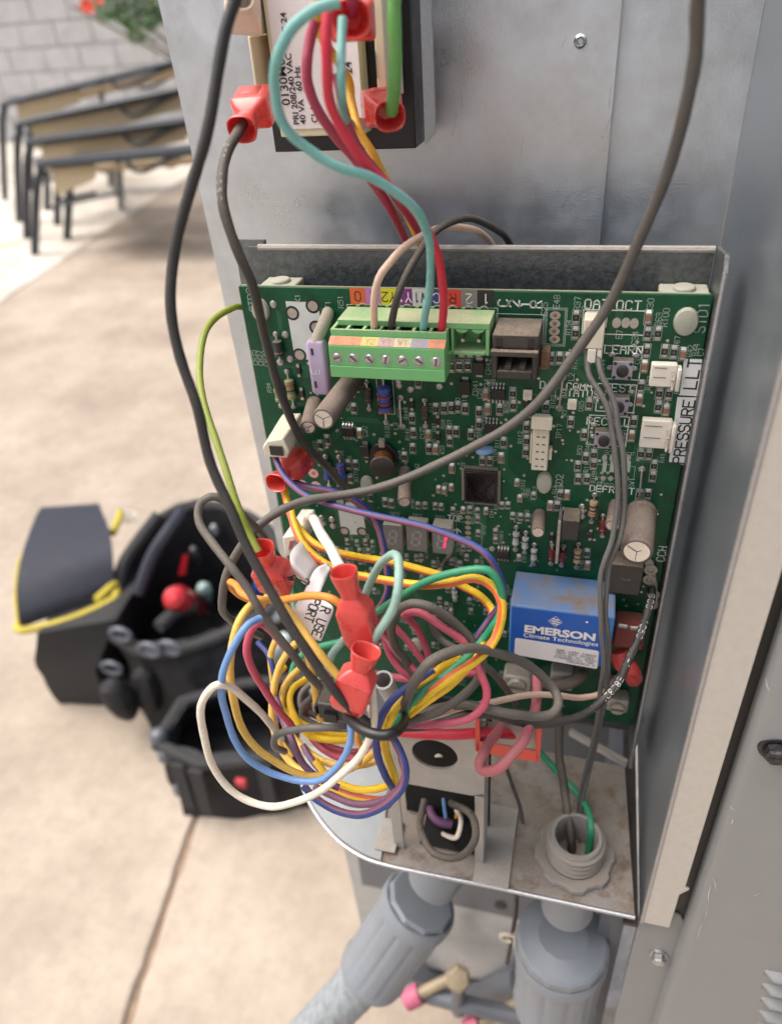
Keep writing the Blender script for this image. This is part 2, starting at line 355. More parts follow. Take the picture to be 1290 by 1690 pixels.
# shrub over the wall
def shrub():
    t = thing('flowering_shrub', 'bright green shrub with orange-red flowers hanging by the block wall', 'shrub', (-3.7, 6.6, 0))
    mb = MB(); c = W(215, -10, -6600)
    for k in range(5):
        b = Vector((-3.4 + k * .05, 6.6, 0)); mb.tube(spline([b, b + Vector((-.05 * k, .05, .5)), Vector((c.x + .4 - .25 * k, 6.62, c.z - .05))]), .012, 6)
    part('stem', mb, stem_m, t)
    mb = MB(); rn = random.Random(5)
    for k in range(2600):
        a = rn.random() * 6.28; rr = rn.random() ** .5
        px = 232 + math.cos(a) * rr * 80; py = -22 + math.sin(a) * rr * 78 + 14 * math.sin(px * .09)
        p = W(px, py, -6500 - rn.random() * 260)
        l = rn.uniform(.03, .065); u = Vector((rn.uniform(-1, 1), rn.uniform(-.6, .6), rn.uniform(-1.3, .3))).normalized(); v = u.cross(Vector((rn.uniform(-1, 1), rn.uniform(-1, 1), rn.uniform(-1, 1)))).normalized()
        mb.quad(p, p + u * l * .5 + v * l * .22, p + u * l, p + u * l * .5 - v * l * .22)
    part('leaf', mb, leaf_m, t, kind='stuff')
    for px, py in [(146, 5), (150, 12), (141, 10), (165, -4), (240, -14)]:
        mb = MB(); p = W(px, py, -6450)
        for k in range(6):
            a = k * 1.047; u = Vector((math.cos(a), -.4, math.sin(a))); v = Vector((-math.sin(a), 0, math.cos(a)))
            mb.quad(p, p + u * .03 + v * .018, p + u * .055, p + u * .03 - v * .018)
        part('flower', mb, flower_m, t)
shrub()

# patio chairs, nested side by side
def chair(leg, top, far, label, fardep, hang, hm):
    L0 = H(*leg); T = W(top[0], top[1], -L0.y * 1000); E = W(far[0], far[1], -fardep * 1000); mid = W(*hang[0], -(L0.y + fardep) * 500); mleg = H(*hang[1])
    ax = (E - T); back = Vector((-.02, .30, -.03))
    t = thing('patio_chair', label, 'chair', L0, 'patio chairs nested in a row')
    for k, o in enumerate((Vector(), back)):
        mb = MB(); mb.tube(spline([L0 + o, L0 + o + (T - L0) * .72, T + o + Vector((.01, 0, -.03)), T + o + ax * .05, T + o + ax * .5, T + o + ax], 6), .021, 8); part('side_frame', mb, chair_m, t)
        m = T + o + ax * .52
        mb = MB(); mb.tube([m, m.lerp(mleg, .5), mleg + o * .4], .018, 8)
        if k == 0: part('leg', mb, chair_m, t)
        mb = MB(); mb.tube(spline([T + o + ax * .55, T + o + ax * .62 + Vector((0, 0, -.07)), T + o + ax * .8 + Vector((0, 0, -.03)), T + o + ax * .98]), .01, 6); part('brace', mb, chair_m, t)
    mb = MB(); mb.tube([T + ax * .1 + Vector((0, 0, -.17)), T + ax * .1 + back + Vector((0, 0, -.17))], .011, 6); mb.tube([T + Vector((.0, 0, -.2)), T + ax * .5 + Vector((0, 0, -.2 + .05))], .008, 6); part('stretcher', mb, chair_m, t)
    mb = MB(); n = 8; rows = []
    for i in range(n + 1):
        s = i / n; sag = -.03 * math.sin(math.pi * s) - .03
        rows.append([T + back * s + ax * .08 + Vector((0, 0, sag)), T + back * s + ax * .99 + Vector((0, 0, sag)), T + back * s + ax * .99 + Vector((0, 0, sag - .004)), T + back * s + ax * .08 + Vector((0, 0, sag - .004))])
    mb.loft(rows); part('sling', mb, sling_m, t)
    mb = MB(); mb.hexa([T + ax * .06 + Vector((0, .02, -.02)), T + ax * hm + Vector((0, .02, -.02)), T + ax * (hm - .02) + Vector((0, .02, -.09)), T + ax * .05 + Vector((0, .02, -.15))], [T + ax * .06 + Vector((0, .024, -.02)), T + ax * hm + Vector((0, .024, -.02)), T + ax * (hm - .02) + Vector((0, .024, -.09)), T + ax * .05 + Vector((0, .024, -.15))]); part('seat_sling', mb, sling_m, t)
chair((9, 330), (3, 172), (330, 92), 'patio chair farthest from the camera, tan sling showing under its dark rail', 4.6, ((160, 150), (172, 285)), .40)
chair((32, 366), (28, 205), (335, 140), 'second patio chair from the back of the nested row', 4.0, ((165, 190), (182, 305)), .9)
chair((45, 393), (44, 236), (335, 196), 'third patio chair from the back, its legs just left of the nearest chair', 3.5, ((170, 225), (192, 322)), .9)
chair((58, 420), (62, 272), (335, 246), 'nearest patio chair of the nested row, at its right front', 3.0, ((185, 258), (200, 342)), .35)

# ------------------------------------------------------------------ condensing unit
unit = thing('condensing_unit', 'open grey steel air conditioning unit with its control compartment exposed', 'air conditioner', (.06, .2, 0))
def uq(name, mb, m, bevel=0, label=None, parent=unit, ang=35): return part(name, mb, m, parent, bevel, label, ang=ang)
xl_t, xl_b = W(261, 0, -60), W(572, 1420, -60)
def xleft(z): return xl_t.x + (xl_b.x - xl_t.x) * (z - xl_t.z) / (xl_b.z - xl_t.z)
mb = MB()
mb.hexa([Vector((xleft(1.3), .060, 1.3)), Vector((.1185, .060, 1.3)), Vector((.1200, .060, .30)), Vector((xleft(.3), .060, .30))],
        [Vector((xleft(1.3), .0615, 1.3)), Vector((.1185, .0615, 1.3)), Vector((.1200, .0615, .30)), Vector((xleft(.3), .0615, .30))])
for a, b in ((1.3, .30),):
    mb.hexa([Vector((xleft(a), .062, a)), Vector((xleft(a) + .0012, .062, a)), Vector((xleft(b) + .0012, .062, b)), Vector((xleft(b), .062, b))],
            [Vector((xleft(a), .36, a)), Vector((xleft(a) + .0012, .36, a)), Vector((xleft(b) + .0012, .36, b)), Vector((xleft(b), .36, b))])
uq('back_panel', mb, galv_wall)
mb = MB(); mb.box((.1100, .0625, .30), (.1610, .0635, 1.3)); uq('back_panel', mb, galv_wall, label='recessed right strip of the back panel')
mb = MB(); c = W(957, 68, -60); mb.lathe(c + Y * .0005, -Y, [(0, .0022), (.0008, .0021), (.0013, .0014), (.0008, .0010), (.0003, .0006)], 20); uq('rivet', mb, screw_m)
# side wall and front beam
sx = .1612; ye = W(1237, 800, 0); v = ray(1237, 800); yf = CAM.y + v.y * (sx - CAM.x) / v.x
zb = (CAM + ray(1055, 1525) * ((sx - CAM.x) / ray(1055, 1525).x)).z
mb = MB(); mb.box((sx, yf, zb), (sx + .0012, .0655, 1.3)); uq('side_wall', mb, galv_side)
bd = -yf * 1000
bxr = W(1130, 1460, bd).x; zb2 = W(1130, 1460, bd).z; zt = W(1108, 1528, bd).z
print('beam', sx, yf, zb, bxr, zb2, zt)
mb = MB(); xm = W(1104, 1528, bd).x
mb.prism([Vector((sx + .0002, yf, 1.3)), Vector((bxr, yf, 1.3)), Vector((bxr, yf, zb2)), Vector((xm + .003, yf, zb2 - .001)), Vector((xm, yf, zb2 - .006)), Vector((xm, yf, zt)), Vector((sx + .0002, yf, zt))], (0, -.0012, 0)); uq('corner_beam', mb, galv_cream, .0004)
mb = MB(); mb.tube([Vector((sx + .0004, yf - .0008, 1.3)), Vector((sx + .0004, yf - .0008, zt))], .0009, 8); uq('beam_edge', mb, galv)
# black strip painting the shade in the gap, then the outer service panel
mb = MB(); mb.box((bxr, yf + .004, .05), (bxr + .02, yf + .006, 1.3)); uq('gap_liner', mb, blk)
gx = bxr + .0045
def outer(px, py, d): return W(px, py, d)
mb = MB(); prof = [(gx, yf + .012), (gx, yf - .001), (gx + .0012, yf - .0035), (gx + .004, yf - .0045), (gx + .20, yf - .0045), (gx + .20, yf - .0033), (gx + .0045, yf - .0033), (gx + .0012, yf + .012)]
mb.prism([Vector((a, b, .03)) for a, b in prof], (0, 0, 1.3)); uq('outer_panel', mb, paint_grey)
pan = bpy.data.objects['outer_panel']; pd = -(yf - .0045) * 1000
def bolt(px, py, d, r, name='bolt', parent=pan, m=bolt_m, slot=True):
    c = W(px, py, d); b = MB(); b.lathe(c + Y * .0005, -Y, [(0, r * 1.35), (.0009, r * 1.3), (.0011, r * .95)], 24)
    b.lathe(c, -Y, [(.0008, r), (r * .95, r * .97), (r * 1.15, r * .8)], 6, ref=Vector((.3, 0, 1)))
    if slot: b.box(c + Vector((-r * .7, -r * 1.19, -r * .12)), c + Vector((r * .7, -r * 1.0, r * .12)))
    return part(name, b, m, parent, ang=25)
bolt(1277, 1236, pd, .0036)
for k in range(9):
    c = W(1262 + (k % 1), 1600 + k * 22, pd); b = MB(); x0 = W(1262 - k * 3, 1600 + k * 22, pd); n = 8; rows = []
    for i in range(n + 1):
        s = i / n; rows.append([x0 + Vector((j * .05, -.0035 * math.sin(math.pi * s) * (1 if 0 < j < 1 else .0), -s * .0042)) for j in (0, .06, .12, .5, .9, 1)])
    b.loft(rows, caps=False, closed=False); part('louvre', b, paint_grey, pan)
scr = mat('bare_scratch', (.62, .62, .60), .5, .2)
for k, (a_, b_) in enumerate((((1175, 1448), (1180, 1470)), ((1172, 1462), (1168, 1490)), ((1166, 1492), (1158, 1525)), ((1160, 1520), (1150, 1550)), ((1205, 1330), (1212, 1338)), ((1208, 1352), (1206, 1360)), ((1240, 1480), (1252, 1474)), ((1263, 1120), (1270, 1142)))):
    b = MB(); p, q = W(*a_, pd + .1), W(*b_, pd + .1); rr_ = random.Random(k); m3 = p.lerp(q, .5) + Vector((rr_.uniform(-.0006, .0006), 0, rr_.uniform(-.0004, .0004))); w_ = X * rr_.uniform(.00008, .0002)
    b.add([p - w_ * .3, p + w_ * .3, m3 + w_, m3 - w_, q + w_ * .3, q - w_ * .3], [(0, 1, 2, 3), (3, 2, 4, 5)]); part('scratch', b, scr, pan)
for k in range(26):
    rr_ = random.Random(100 + k); px_, py_ = rr_.uniform(720, 1010), rr_.uniform(10, 380); p = W(px_, py_, -59.9); a_ = rr_.uniform(-.4, .4) + 1.4; L__ = rr_.uniform(.0012, .008); q = p + Vector((math.cos(a_), 0, math.sin(a_))) * L__; w_ = X * .00005
    b = MB(); b.quad(p - w_, p + w_, q + w_ * .4, q - w_ * .4); part('scratch', b, scr if k % 3 else galv_dark, bpy.data.objects['back_panel'])
# lower corner plate with rounded notch and screw
cd_ = bd - 3
mb = MB(); a = [W(1052, 1498, cd_), W(1100, 1500, cd_), W(1122, 1512, cd_), W(1132, 1530, cd_), W(1131, 1560, cd_)]
xr = a[4].x; xl = W(1012, 1690, cd_).x
mb.prism([Vector((xl, yf + .003, a[0].z)), a[1], a[2], a[3], Vector((xr, a[4].y, a[4].z)), Vector((xr, a[4].y, .03)), Vector((xl, yf + .003, .03))], (0, .0012, 0)); uq('corner_plate', mb, paint_grey, .0003)
mb = MB(); mb.box((xl, yf + .0056, .6), (bxr, yf + .0066, .80)); uq('backing_plate', mb, paint_grey)
bolt(1086, 1577, cd_ + .5, .0030, 'screw', bpy.data.objects['corner_plate'], screw_m)
c = W(1118, 1470, bd - 5.5); mb = MB(); mb.lathe(c, -Y, [(0, .0026), (.0003, .0026)], 16); uq('screw_hole', mb, blk)

# tray behind the board
ty = .0142; tl = W(425, 408, -14); tr = W(1180, 412, -14); zt_ = tl.z
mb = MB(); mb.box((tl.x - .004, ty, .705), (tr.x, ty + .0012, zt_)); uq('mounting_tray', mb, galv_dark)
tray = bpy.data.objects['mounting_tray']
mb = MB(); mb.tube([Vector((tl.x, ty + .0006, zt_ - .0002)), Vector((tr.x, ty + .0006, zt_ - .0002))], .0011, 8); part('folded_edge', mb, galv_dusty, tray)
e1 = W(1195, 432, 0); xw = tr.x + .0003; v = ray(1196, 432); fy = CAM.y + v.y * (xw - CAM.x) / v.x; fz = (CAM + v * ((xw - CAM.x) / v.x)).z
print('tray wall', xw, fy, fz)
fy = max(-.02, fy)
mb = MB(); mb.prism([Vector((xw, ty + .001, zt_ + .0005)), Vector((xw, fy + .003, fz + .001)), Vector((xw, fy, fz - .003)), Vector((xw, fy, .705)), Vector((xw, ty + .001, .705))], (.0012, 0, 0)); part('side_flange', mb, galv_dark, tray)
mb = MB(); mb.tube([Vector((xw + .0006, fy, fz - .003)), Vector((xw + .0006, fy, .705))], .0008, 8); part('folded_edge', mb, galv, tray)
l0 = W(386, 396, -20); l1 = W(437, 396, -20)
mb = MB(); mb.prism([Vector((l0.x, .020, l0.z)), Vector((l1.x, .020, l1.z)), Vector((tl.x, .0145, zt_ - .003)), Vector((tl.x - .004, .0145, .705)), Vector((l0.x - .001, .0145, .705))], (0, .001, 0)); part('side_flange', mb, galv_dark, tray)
# shelf below the board
ZS = .680
def HS(px, py): return H(px, py, ZS)
pts = [HS(1047, 1513), HS(925, 1487), HS(820, 1464), HS(700, 1440), HS(640, 1427), HS(600, 1414), HS(560, 1388), HS(528, 1352), HS(508, 1318), HS(498, 1290), HS(492, 1240)]
_c = spline(pts[3:], 5); pts = pts[:3] + _c
poly = [Vector((p.x, p.y, ZS)) for p in pts] + [Vector((-.015, .0135, ZS)), Vector((HS(945, 1218).x, min(.0135, HS(945, 1218).y), ZS)), Vector((HS(1030, 1266).x, HS(1030, 1266).y, ZS))]
mb = MB(); mb.prism([p - Z * .0012 for p in poly][::-1], (0, 0, .0012)); uq('shelf', mb, shelf_m)
shelf = bpy.data.objects['shelf']
mb = MB(); mb.tube([Vector((p.x, p.y, ZS - .0006)) for p in pts[:-4]], .0010, 8); part('shelf_edge', mb, galv, shelf)
mb = MB(); pl = [Vector((HS(*q).x, HS(*q).y, ZS + .0004)) for q in [(628, 1422), (612, 1416), (600, 1411), (580, 1399), (562, 1386), (545, 1369), (530, 1350), (518, 1332), (510, 1316), (503, 1300), (500, 1285), (505, 1235), (620, 1235), (640, 1300), (632, 1400)]]
mb.prism(pl, (0, 0, .0008)); part('corner_plate', mb, shelf_sheen, shelf)  # pale sheet paints the sky reflecting in the shelf's own surface
mb = MB(); a, b = HS(938, 1214), HS(1031, 1267); mb.hexa([a, b, b + Z * .004, a + Z * .004], [a + Vector((.001, .002, 0)), b + Vector((.001, .002, 0)), b + Vector((.001, .002, .004)), a + Vector((.001, .002, .004))]); part('rear_lip', mb, galv_dusty, shelf)
mb = MB(); mb.box((HS(1049, 1513).x - .004, HS(1047, 1513).y + .002, ZS - .012), (sx - .0003, .061, ZS - .010)); uq('spacer_strip', mb, blk)  # black strip added to keep the gap between shelf and wall dark
# louvered bracket on the shelf with a round hole and an opening
byy = HS(720, 1412).y; bd2 = -byy * 1000
def BW(px, py): q = W(px, py, bd2); return Vector((q.x, byy, q.z))
mb = MB(); tlp, trp = BW(640, 1195), BW(800, 1210)
def ring_panel(mb, x0, x1, z0, z1, cx, cz, rx, rz, y, th, n=32):
    inner = [Vector((cx + rx * math.cos(t), y, cz + rz * math.sin(t))) for t in [2 * math.pi * k / n for k in range(n)]]
    outerp = []
    for k in range(n):
        t = 2 * math.pi * k / n; dx, dz = math.cos(t), math.sin(t)
        s = min(((x1 - cx) if dx > 0 else (x0 - cx)) / dx if abs(dx) > 1e-6 else 9, ((z1 - cz) if dz > 0 else (z0 - cz)) / dz if abs(dz) > 1e-6 else 9)
        outerp.append(Vector((cx + dx * s, y, cz + dz * s)))
    mb.loft([inner, outerp, [p + Y * th for p in outerp], [p + Y * th for p in inner], inner], caps=False)
hc = BW(717, 1246); hr = abs(BW(755, 1246).x - hc.x); hz = abs(BW(717, 1222).z - hc.z)
zlow = BW(715, 1302).z
ring_panel(mb, tlp.x, trp.x, zlow, tlp.z, hc.x, hc.z, hr, hz, byy, .0014)
lx0, lx1 = BW(690, 1400).x, BW(783, 1400).x
mb.box((lx1, byy, ZS), (trp.x, byy + .0014, zlow)); mb.box((BW(648, 1380).x, byy, ZS), (BW(665, 1380).x, byy + .0014, zlow))
mb.box((trp.x - .0012, byy + .0014, ZS), (trp.x, byy + .012, tlp.z)); mb.box((tlp.x, byy + .0016, tlp.z - .0012), (trp.x, byy + .012, tlp.z))
mb.box((lx1 + .0005, byy - .009, ZS + .0003), (trp.x + .012, byy + .03, ZS + .0014))
mb.box((BW(622, 1395).x, byy - .004, ZS + .0013), (BW(655, 1395).x, byy + .012, ZS + .0024))
uq('wire_bracket', mb, galv_dusty, .0003)
mb = MB(); mb.box((BW(655, 1390).x, byy + .018, ZS + .002), (lx1 + .004, byy + .019, tlp.z - .002)); mb.box((lx0, byy + .003, ZS + .0016), (lx1 - .001, byy + .0178, ZS + .0022)); uq('bracket_back', mb, void)  # black plates stand in for the shade inside the bracket
# lower compartment
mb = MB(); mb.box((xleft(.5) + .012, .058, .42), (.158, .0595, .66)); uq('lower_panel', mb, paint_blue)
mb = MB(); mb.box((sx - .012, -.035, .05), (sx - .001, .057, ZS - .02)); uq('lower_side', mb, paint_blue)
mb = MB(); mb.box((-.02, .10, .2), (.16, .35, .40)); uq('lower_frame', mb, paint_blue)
c = W(825, 1495, -57); mb = MB(); mb.lathe(c, -Y, [(0, .0045), (.0005, .0045)], 16); uq('panel_hole', mb, blk)
mb = MB(); mb.box((-.045, .16, -.02), (.6, 1.1, .075)); props(part('equipment_pad', mb, pad_m, None, .006), 'rough pale concrete pad under the unit', kind='structure')

# ------------------------------------------------------------------ conduit connector through the shelf
cc = HS(946, 1415); cr = abs(HS(993, 1405).x - HS(898, 1405).x) / 2
con = thing('conduit_connector', 'dusty grey threaded conduit end with lock nut, wires dropping into it', 'conduit fitting', (cc.x, cc.y, ZS - .06))
th = .016; mb = MB(); prof = [(-.04, cr * .9), (0, cr * .95)]; k = 0
while k < 5: prof += [(th * (k + .0) / 5, cr * .88), (th * (k + .5) / 5, cr), (th * (k + .8) / 5, cr * .88)]; k += 1
prof += [(th, cr * .9), (th + .0012, cr * .86), (th + .0012, cr * .74), (th - .002, cr * .70), (-.035, cr * .70)]
mb.lathe(Vector((cc.x, cc.y, ZS)), Z, prof, 40, caps=False); part('threaded_sleeve', mb, pvc_d, con, ang=20)
mb = MB(); n = 64; rg = []
for zz, f_ in ((.0003, 1.30), (.0032, 1.30), (.0038, 1.26), (.0038, 1.0), (.0003, 1.0)):
    rg.append([Vector((cc.x + math.cos(t) * cr * (f_ + (.10 if f_ > 1.1 and (k % 8) < 4 else 0)), cc.y + math.sin(t) * cr * (f_ + (.10 if f_ > 1.1 and (k % 8) < 4 else 0)), ZS + zz)) for k, t in enumerate([2 * math.pi * q / n for q in range(n)])])
mb.loft(rg, caps=False); part('lock_nut', mb, pvc_d, con)
mb = MB(); mb.lathe(Vector((cc.x, cc.y, ZS - .012)), Z, [(0, cr * .6), (.001, cr * .69)], 24); part('bore_shade', mb, void, con)  # black disc paints the darkness down inside the sleeve

def ribbed_nut(parent, a, ax, r, L, n=12, rim=.25):
    ax = ax.normalized(); u = ax.orthogonal().normalized(); v = ax.cross(u); rings = []
    N = n * 6
    for s, f_, rib in ((0, .93, 0), (0, 1.0, 0), (.02, 1.03, 0), (rim * .5, 1.03, 0), (rim * .55, .99, 1), (.9, .95, 1), (.94, .99, 0), (1.0, .97, 0), (1.0, .80, 0), (.9, .78, 0)):
        rings.append([a + ax * (L * s) + (u * math.cos(t) + v * math.sin(t)) * r * (f_ - (.035 if rib and k % 6 == 0 else 0)) for k, t in enumerate([2 * math.pi * q / N for q in range(N)])])
    mb = MB(); mb.loft(rings, caps=False); return part('compression_nut', mb, pvc, parent, ang=30)
# straight fitting under the connector
t = thing('liquid_tight_fitting', 'grey ribbed conduit fitting hanging straight down under the shelf at right', 'conduit fitting', (cc.x, cc.y, .4), 'grey conduit fittings below the shelf')
rn_ = .0222
def onaxis(py):   # point of the vertical axis showing at row py
    p = Vector((cc.x, cc.y, ZS))
    while PX(p)[1] < py: p = p - Z * .0005
    return p
n0 = onaxis(1560)
mb = MB(); mb.lathe(Vector((cc.x, cc.y, ZS - .0016)), -Z, [(0, cr * 1.25), (.006, cr * 1.25), (.006, cr * .98), (.04, cr * .98)], 32); part('fitting_body', mb, pvc, t)
a = n0; mb = MB(); mb.lathe(a + Z * .012, -Z, [(.001, rn_ * .55), (.0035, rn_ * .86), (.004, rn_ * .96), (.0055, rn_ * 1.03), (.010, rn_ * 1.03), (.0115, rn_ * .98), (.0115, rn_ * .7)], 14, ref=X); part('hex_collar', mb, pvc, t, .0005, ang=20)
ribbed_nut(t, a, -Z, rn_ * 1.02, .065)
mb = MB(); mb.cyl(a - Z * .05, a - Z * .3, rn_ * .72, n=24); part('conduit', mb, pipe_m, t)
# angled fitting
A0 = W(712, 1455, 15); A1 = W(606, 1608, 38); ax = (A1 - A0).normalized()
t = thing('liquid_tight_fitting', 'grey ribbed conduit fitting angled down left, gripping a scuffed grey pipe', 'conduit fitting', A1, 'grey conduit fittings below the shelf')
Lg = (A1 - A0).length; rr = .0205
mb = MB(); mb.lathe(A0 - ax * .05, ax, [(0, rr * .7), (.05, rr * .7)], 24); part('fitting_body', mb, pvc, t)
q0 = W(694, 1488, 17); Ln = (A1 - q0).length
ribbed_nut(t, q0, ax, rr * 1.06, Ln)
mb = MB(); mb.lathe(q0 - ax * .003, ax, [(0, rr * .6), (0, rr * .94), (.002, rr * 1.0), (.004, rr)], 10, ref=X); part('hex_collar', mb, pvc, t, .0005, ang=20)
mb = MB(); pe = W(470, 1750, 58); mb.tube(spline([A1 - ax * .02, A1, A1.lerp(pe, .5), pe, pe + (pe - A1) * 1.2]), .0145, 28); part('conduit', mb, pipe_m, t)

# valves at the bottom
pink = mat('pink_cap', (.55, .12, .22), .5, dust=.2); brass = mat('brass_dusty', (.40, .33, .22), .5, .5, dust=.4, var=.2, vscale=200)
for (p0, p1, lab) in (((668, 1652), (708, 1632), 'faded pink valve cap left of the brass stem cap'), ((770, 1700), (815, 1676), 'faded pink valve cap at the bottom edge, right of the brass stem cap')):
    a = W(*p0, -20); b = W(*p1, -30); r = .0085
    t = thing('valve_cap', lab, 'valve cap', a, 'pink caps on the service valves'); mb = MB(); d_ = (b - a).normalized()
    mb.lathe(a, d_, [(0, r * .35), (0, r * .8), (.001, r * .96), (.002, r), (.013, r), (.014, r * .96), (.014, r * .5)], 20, caps=False); mb.lathe(a + d_ * .001, d_, [(0, r * .36), (.0004, r * .36)], 14)
    part('cap', mb, pink, t); mb = MB(); mb.cyl(a + d_ * .0142, a + d_ * .05, r * .55, n=14); part('valve_port', mb, brass, t)
a = W(755, 1612, -30); t = thing('service_valve', 'dusty brass service valve with hexagonal stem cap', 'valve', a - Z * .1)
mb = MB(); mb.lathe(a, Vector((.15, -.5, .9)), [(0, .010), (.014, .010), (.017, .008), (.017, .004)], 6); part('stem_cap', mb, brass, t, .0006, ang=20)
mb = MB(); mb.cyl(a, a - Z * .06, .006); mb.cyl(a - Z * .045 - X * .05, a - Z * .045 + X * .06, .007); part('valve_body', mb, paint_blue, t)
mb = MB(); b = W(745, 1640, -25); mb.tube(spline([W(560, 1668, -30), W(650, 1600, -50), W(760, 1640, -60), W(860, 1620, -55)]), .012, 12); part('line', mb, paint_blue, t)
# thin black lead with white clip
t = thing('ground_lead', 'thin dark wire with a small white clip hanging beside the right conduit fitting', 'wire', W(840, 1600, 20))
mb = MB(); mb.tube(spline([W(852, 1478, 20), W(850, 1510, 20), W(842, 1560, 22), W(836, 1590, 24)]), .0012, 8); part('wire', mb, blk_d, t)
mb = MB(); c = W(850, 1550, 24); mb.tube([c + Vector((math.cos(k * .4), 0, math.sin(k * .4))) * .004 - X * .004 for k in range(14)], .0013, 8); mb.box(c + Vector((-.001, -.003, -.004)), c + Vector((.008, .003, .004))); part('clip', mb, cream_p, t, .0006)
# ================================================================== CIRCUIT BOARD
BL = Vector((.0765, 0, .7257))
board = thing('circuit_board', 'green control circuit board crowded with components, mounted upright in the steel tray', 'circuit board', BL)
mb = MB(); mb.box((0, 0, .7257), (.153, .0016, .920)); part('board_panel', mb, [pcb], board, .0004)
pe = MB(); pe.box((-.0002, .0003, .7256), (-.00002, .0013, .9195)); pe.box((.001, .0003, .92002), (.152, .0013, .9202)); part('board_edge', pe, mat('dusty_edge', (.25, .27, .17), .7), board)
def P(px, py, d=0.0): return W(px, py, d)
e0 = .04
silkmb = MB(); dimmb = MB(); padmb = MB(); tracemb = MB(); whitemb = MB()
def flat(mb, c, wx_, hz_, d=e0):
    c = Vector(c); mb.quad(*[c + Vector((a * wx_ / 2, -d / 1000, b * hz_ / 2)) for a, b in ((-1, -1), (1, -1), (1, 1), (-1, 1))])
def outline(mb, a, b, th=.00016, d=e0):        # rectangle outline between two board points
    x0, x1 = sorted((a.x, b.x)); z0, z1 = sorted((a.z, b.z)); y = -d / 1000
    for q in (((x0, z0), (x1, z0 + th)), ((x0, z1 - th), (x1, z1)), ((x0, z0 + th), (x0 + th, z1 - th)), ((x1 - th, z0 + th), (x1, z1 - th))):
        mb.quad((q[0][0], y, q[0][1]), (q[1][0], y, q[0][1]), (q[1][0], y, q[1][1]), (q[0][0], y, q[1][1]))
def disc(mb, c, r, d=e0, n=12, r2=0, sz=1.0):
    c = Vector(c); ring = [c + Vector((r * math.cos(2 * math.pi * k / n), -d / 1000, r * sz * math.sin(2 * math.pi * k / n))) for k in range(n)]
    if r2:
        rin = [c + (p - c - Vector((0, -d / 1000, 0))) * (r2 / r) + Vector((0, -d / 1000, 0)) for p in ring]
        for k in range(n): mb.quad(rin[k], ring[k], ring[(k + 1) % n], rin[(k + 1) % n])
    else: mb.quad(*ring)
U, LFT = Z, -X
def label(s, c, h=.00155, wd=.0002, mb=None, rot=90, adv=1.35, d=e0 + .02):
    c = Vector(c) + Vector((0, -d / 1000, 0)); a = R_(rot); u = Vector((math.cos(a), 0, math.sin(a))); v = Vector((-math.sin(a), 0, math.cos(a)))
    n = len(s); tot = h * .62 * (adv * (n - 1) + 1)
    stroke(mb or dimmb, s, c - u * tot / 2 - v * h / 2, u, v, h, wd, adv=adv)
rn = random.Random(11)
# --- chip resistors and capacitors --------------------------------------------------------------
def smd_mesh(name, body, L=.0031, Wd=.0016, Hh=.0006, cap=False, mark=True):
    mb = MB(); e = .00055; hb = Hh if cap else Hh - .00005
    mb.box((-Wd / 2, -hb, -L / 2 + e), (Wd / 2, 0, L / 2 - e), 0)
    for s in (-1, 1):
        z0, z1 = (L / 2 - e, L / 2) if s > 0 else (-L / 2, -L / 2 + e)
        mb.box((-Wd / 2 - .00004, -Hh - .00004, z0), (Wd / 2 + .00004, 0, z1), 1)
        zz = L / 2 if s > 0 else -L / 2       # solder fillet
        mb.add([(-Wd / 2, 0, zz), (Wd / 2, 0, zz), (Wd / 2, -Hh * .8, zz), (-Wd / 2, -Hh * .8, zz), (-Wd / 2 + .0001, 0, zz + s * .0008), (Wd / 2 - .0001, 0, zz + s * .0008)],
               [(0, 4, 5, 1), (3, 2, 5, 4), (0, 3, 4), (1, 5, 2)], 1)
    if mark: mb.box((-Wd * .22, -hb - .00003, -L * .13), (Wd * .22, -hb, L * .13), 2)
    return mesh(name, mb, [body, tin, silk_dim if mark else tin])
markm = mat('resistor_mark', (.10, .10, .10), .6)
m_res = smd_mesh('chip_resistor', ic); m_res.materials[2] = markm
m_cap = smd_mesh('chip_capacitor', brown, Hh=.0009, cap=True, mark=False)
m_res_s = smd_mesh('chip_resistor_small', ic, L=.0022, Wd=.00135); m_res_s.materials[2] = markm
m_cap_s = smd_mesh('chip_capacitor_small', brown, L=.0022, Wd=.00135, Hh=.0008, cap=True, mark=False)
SM = []
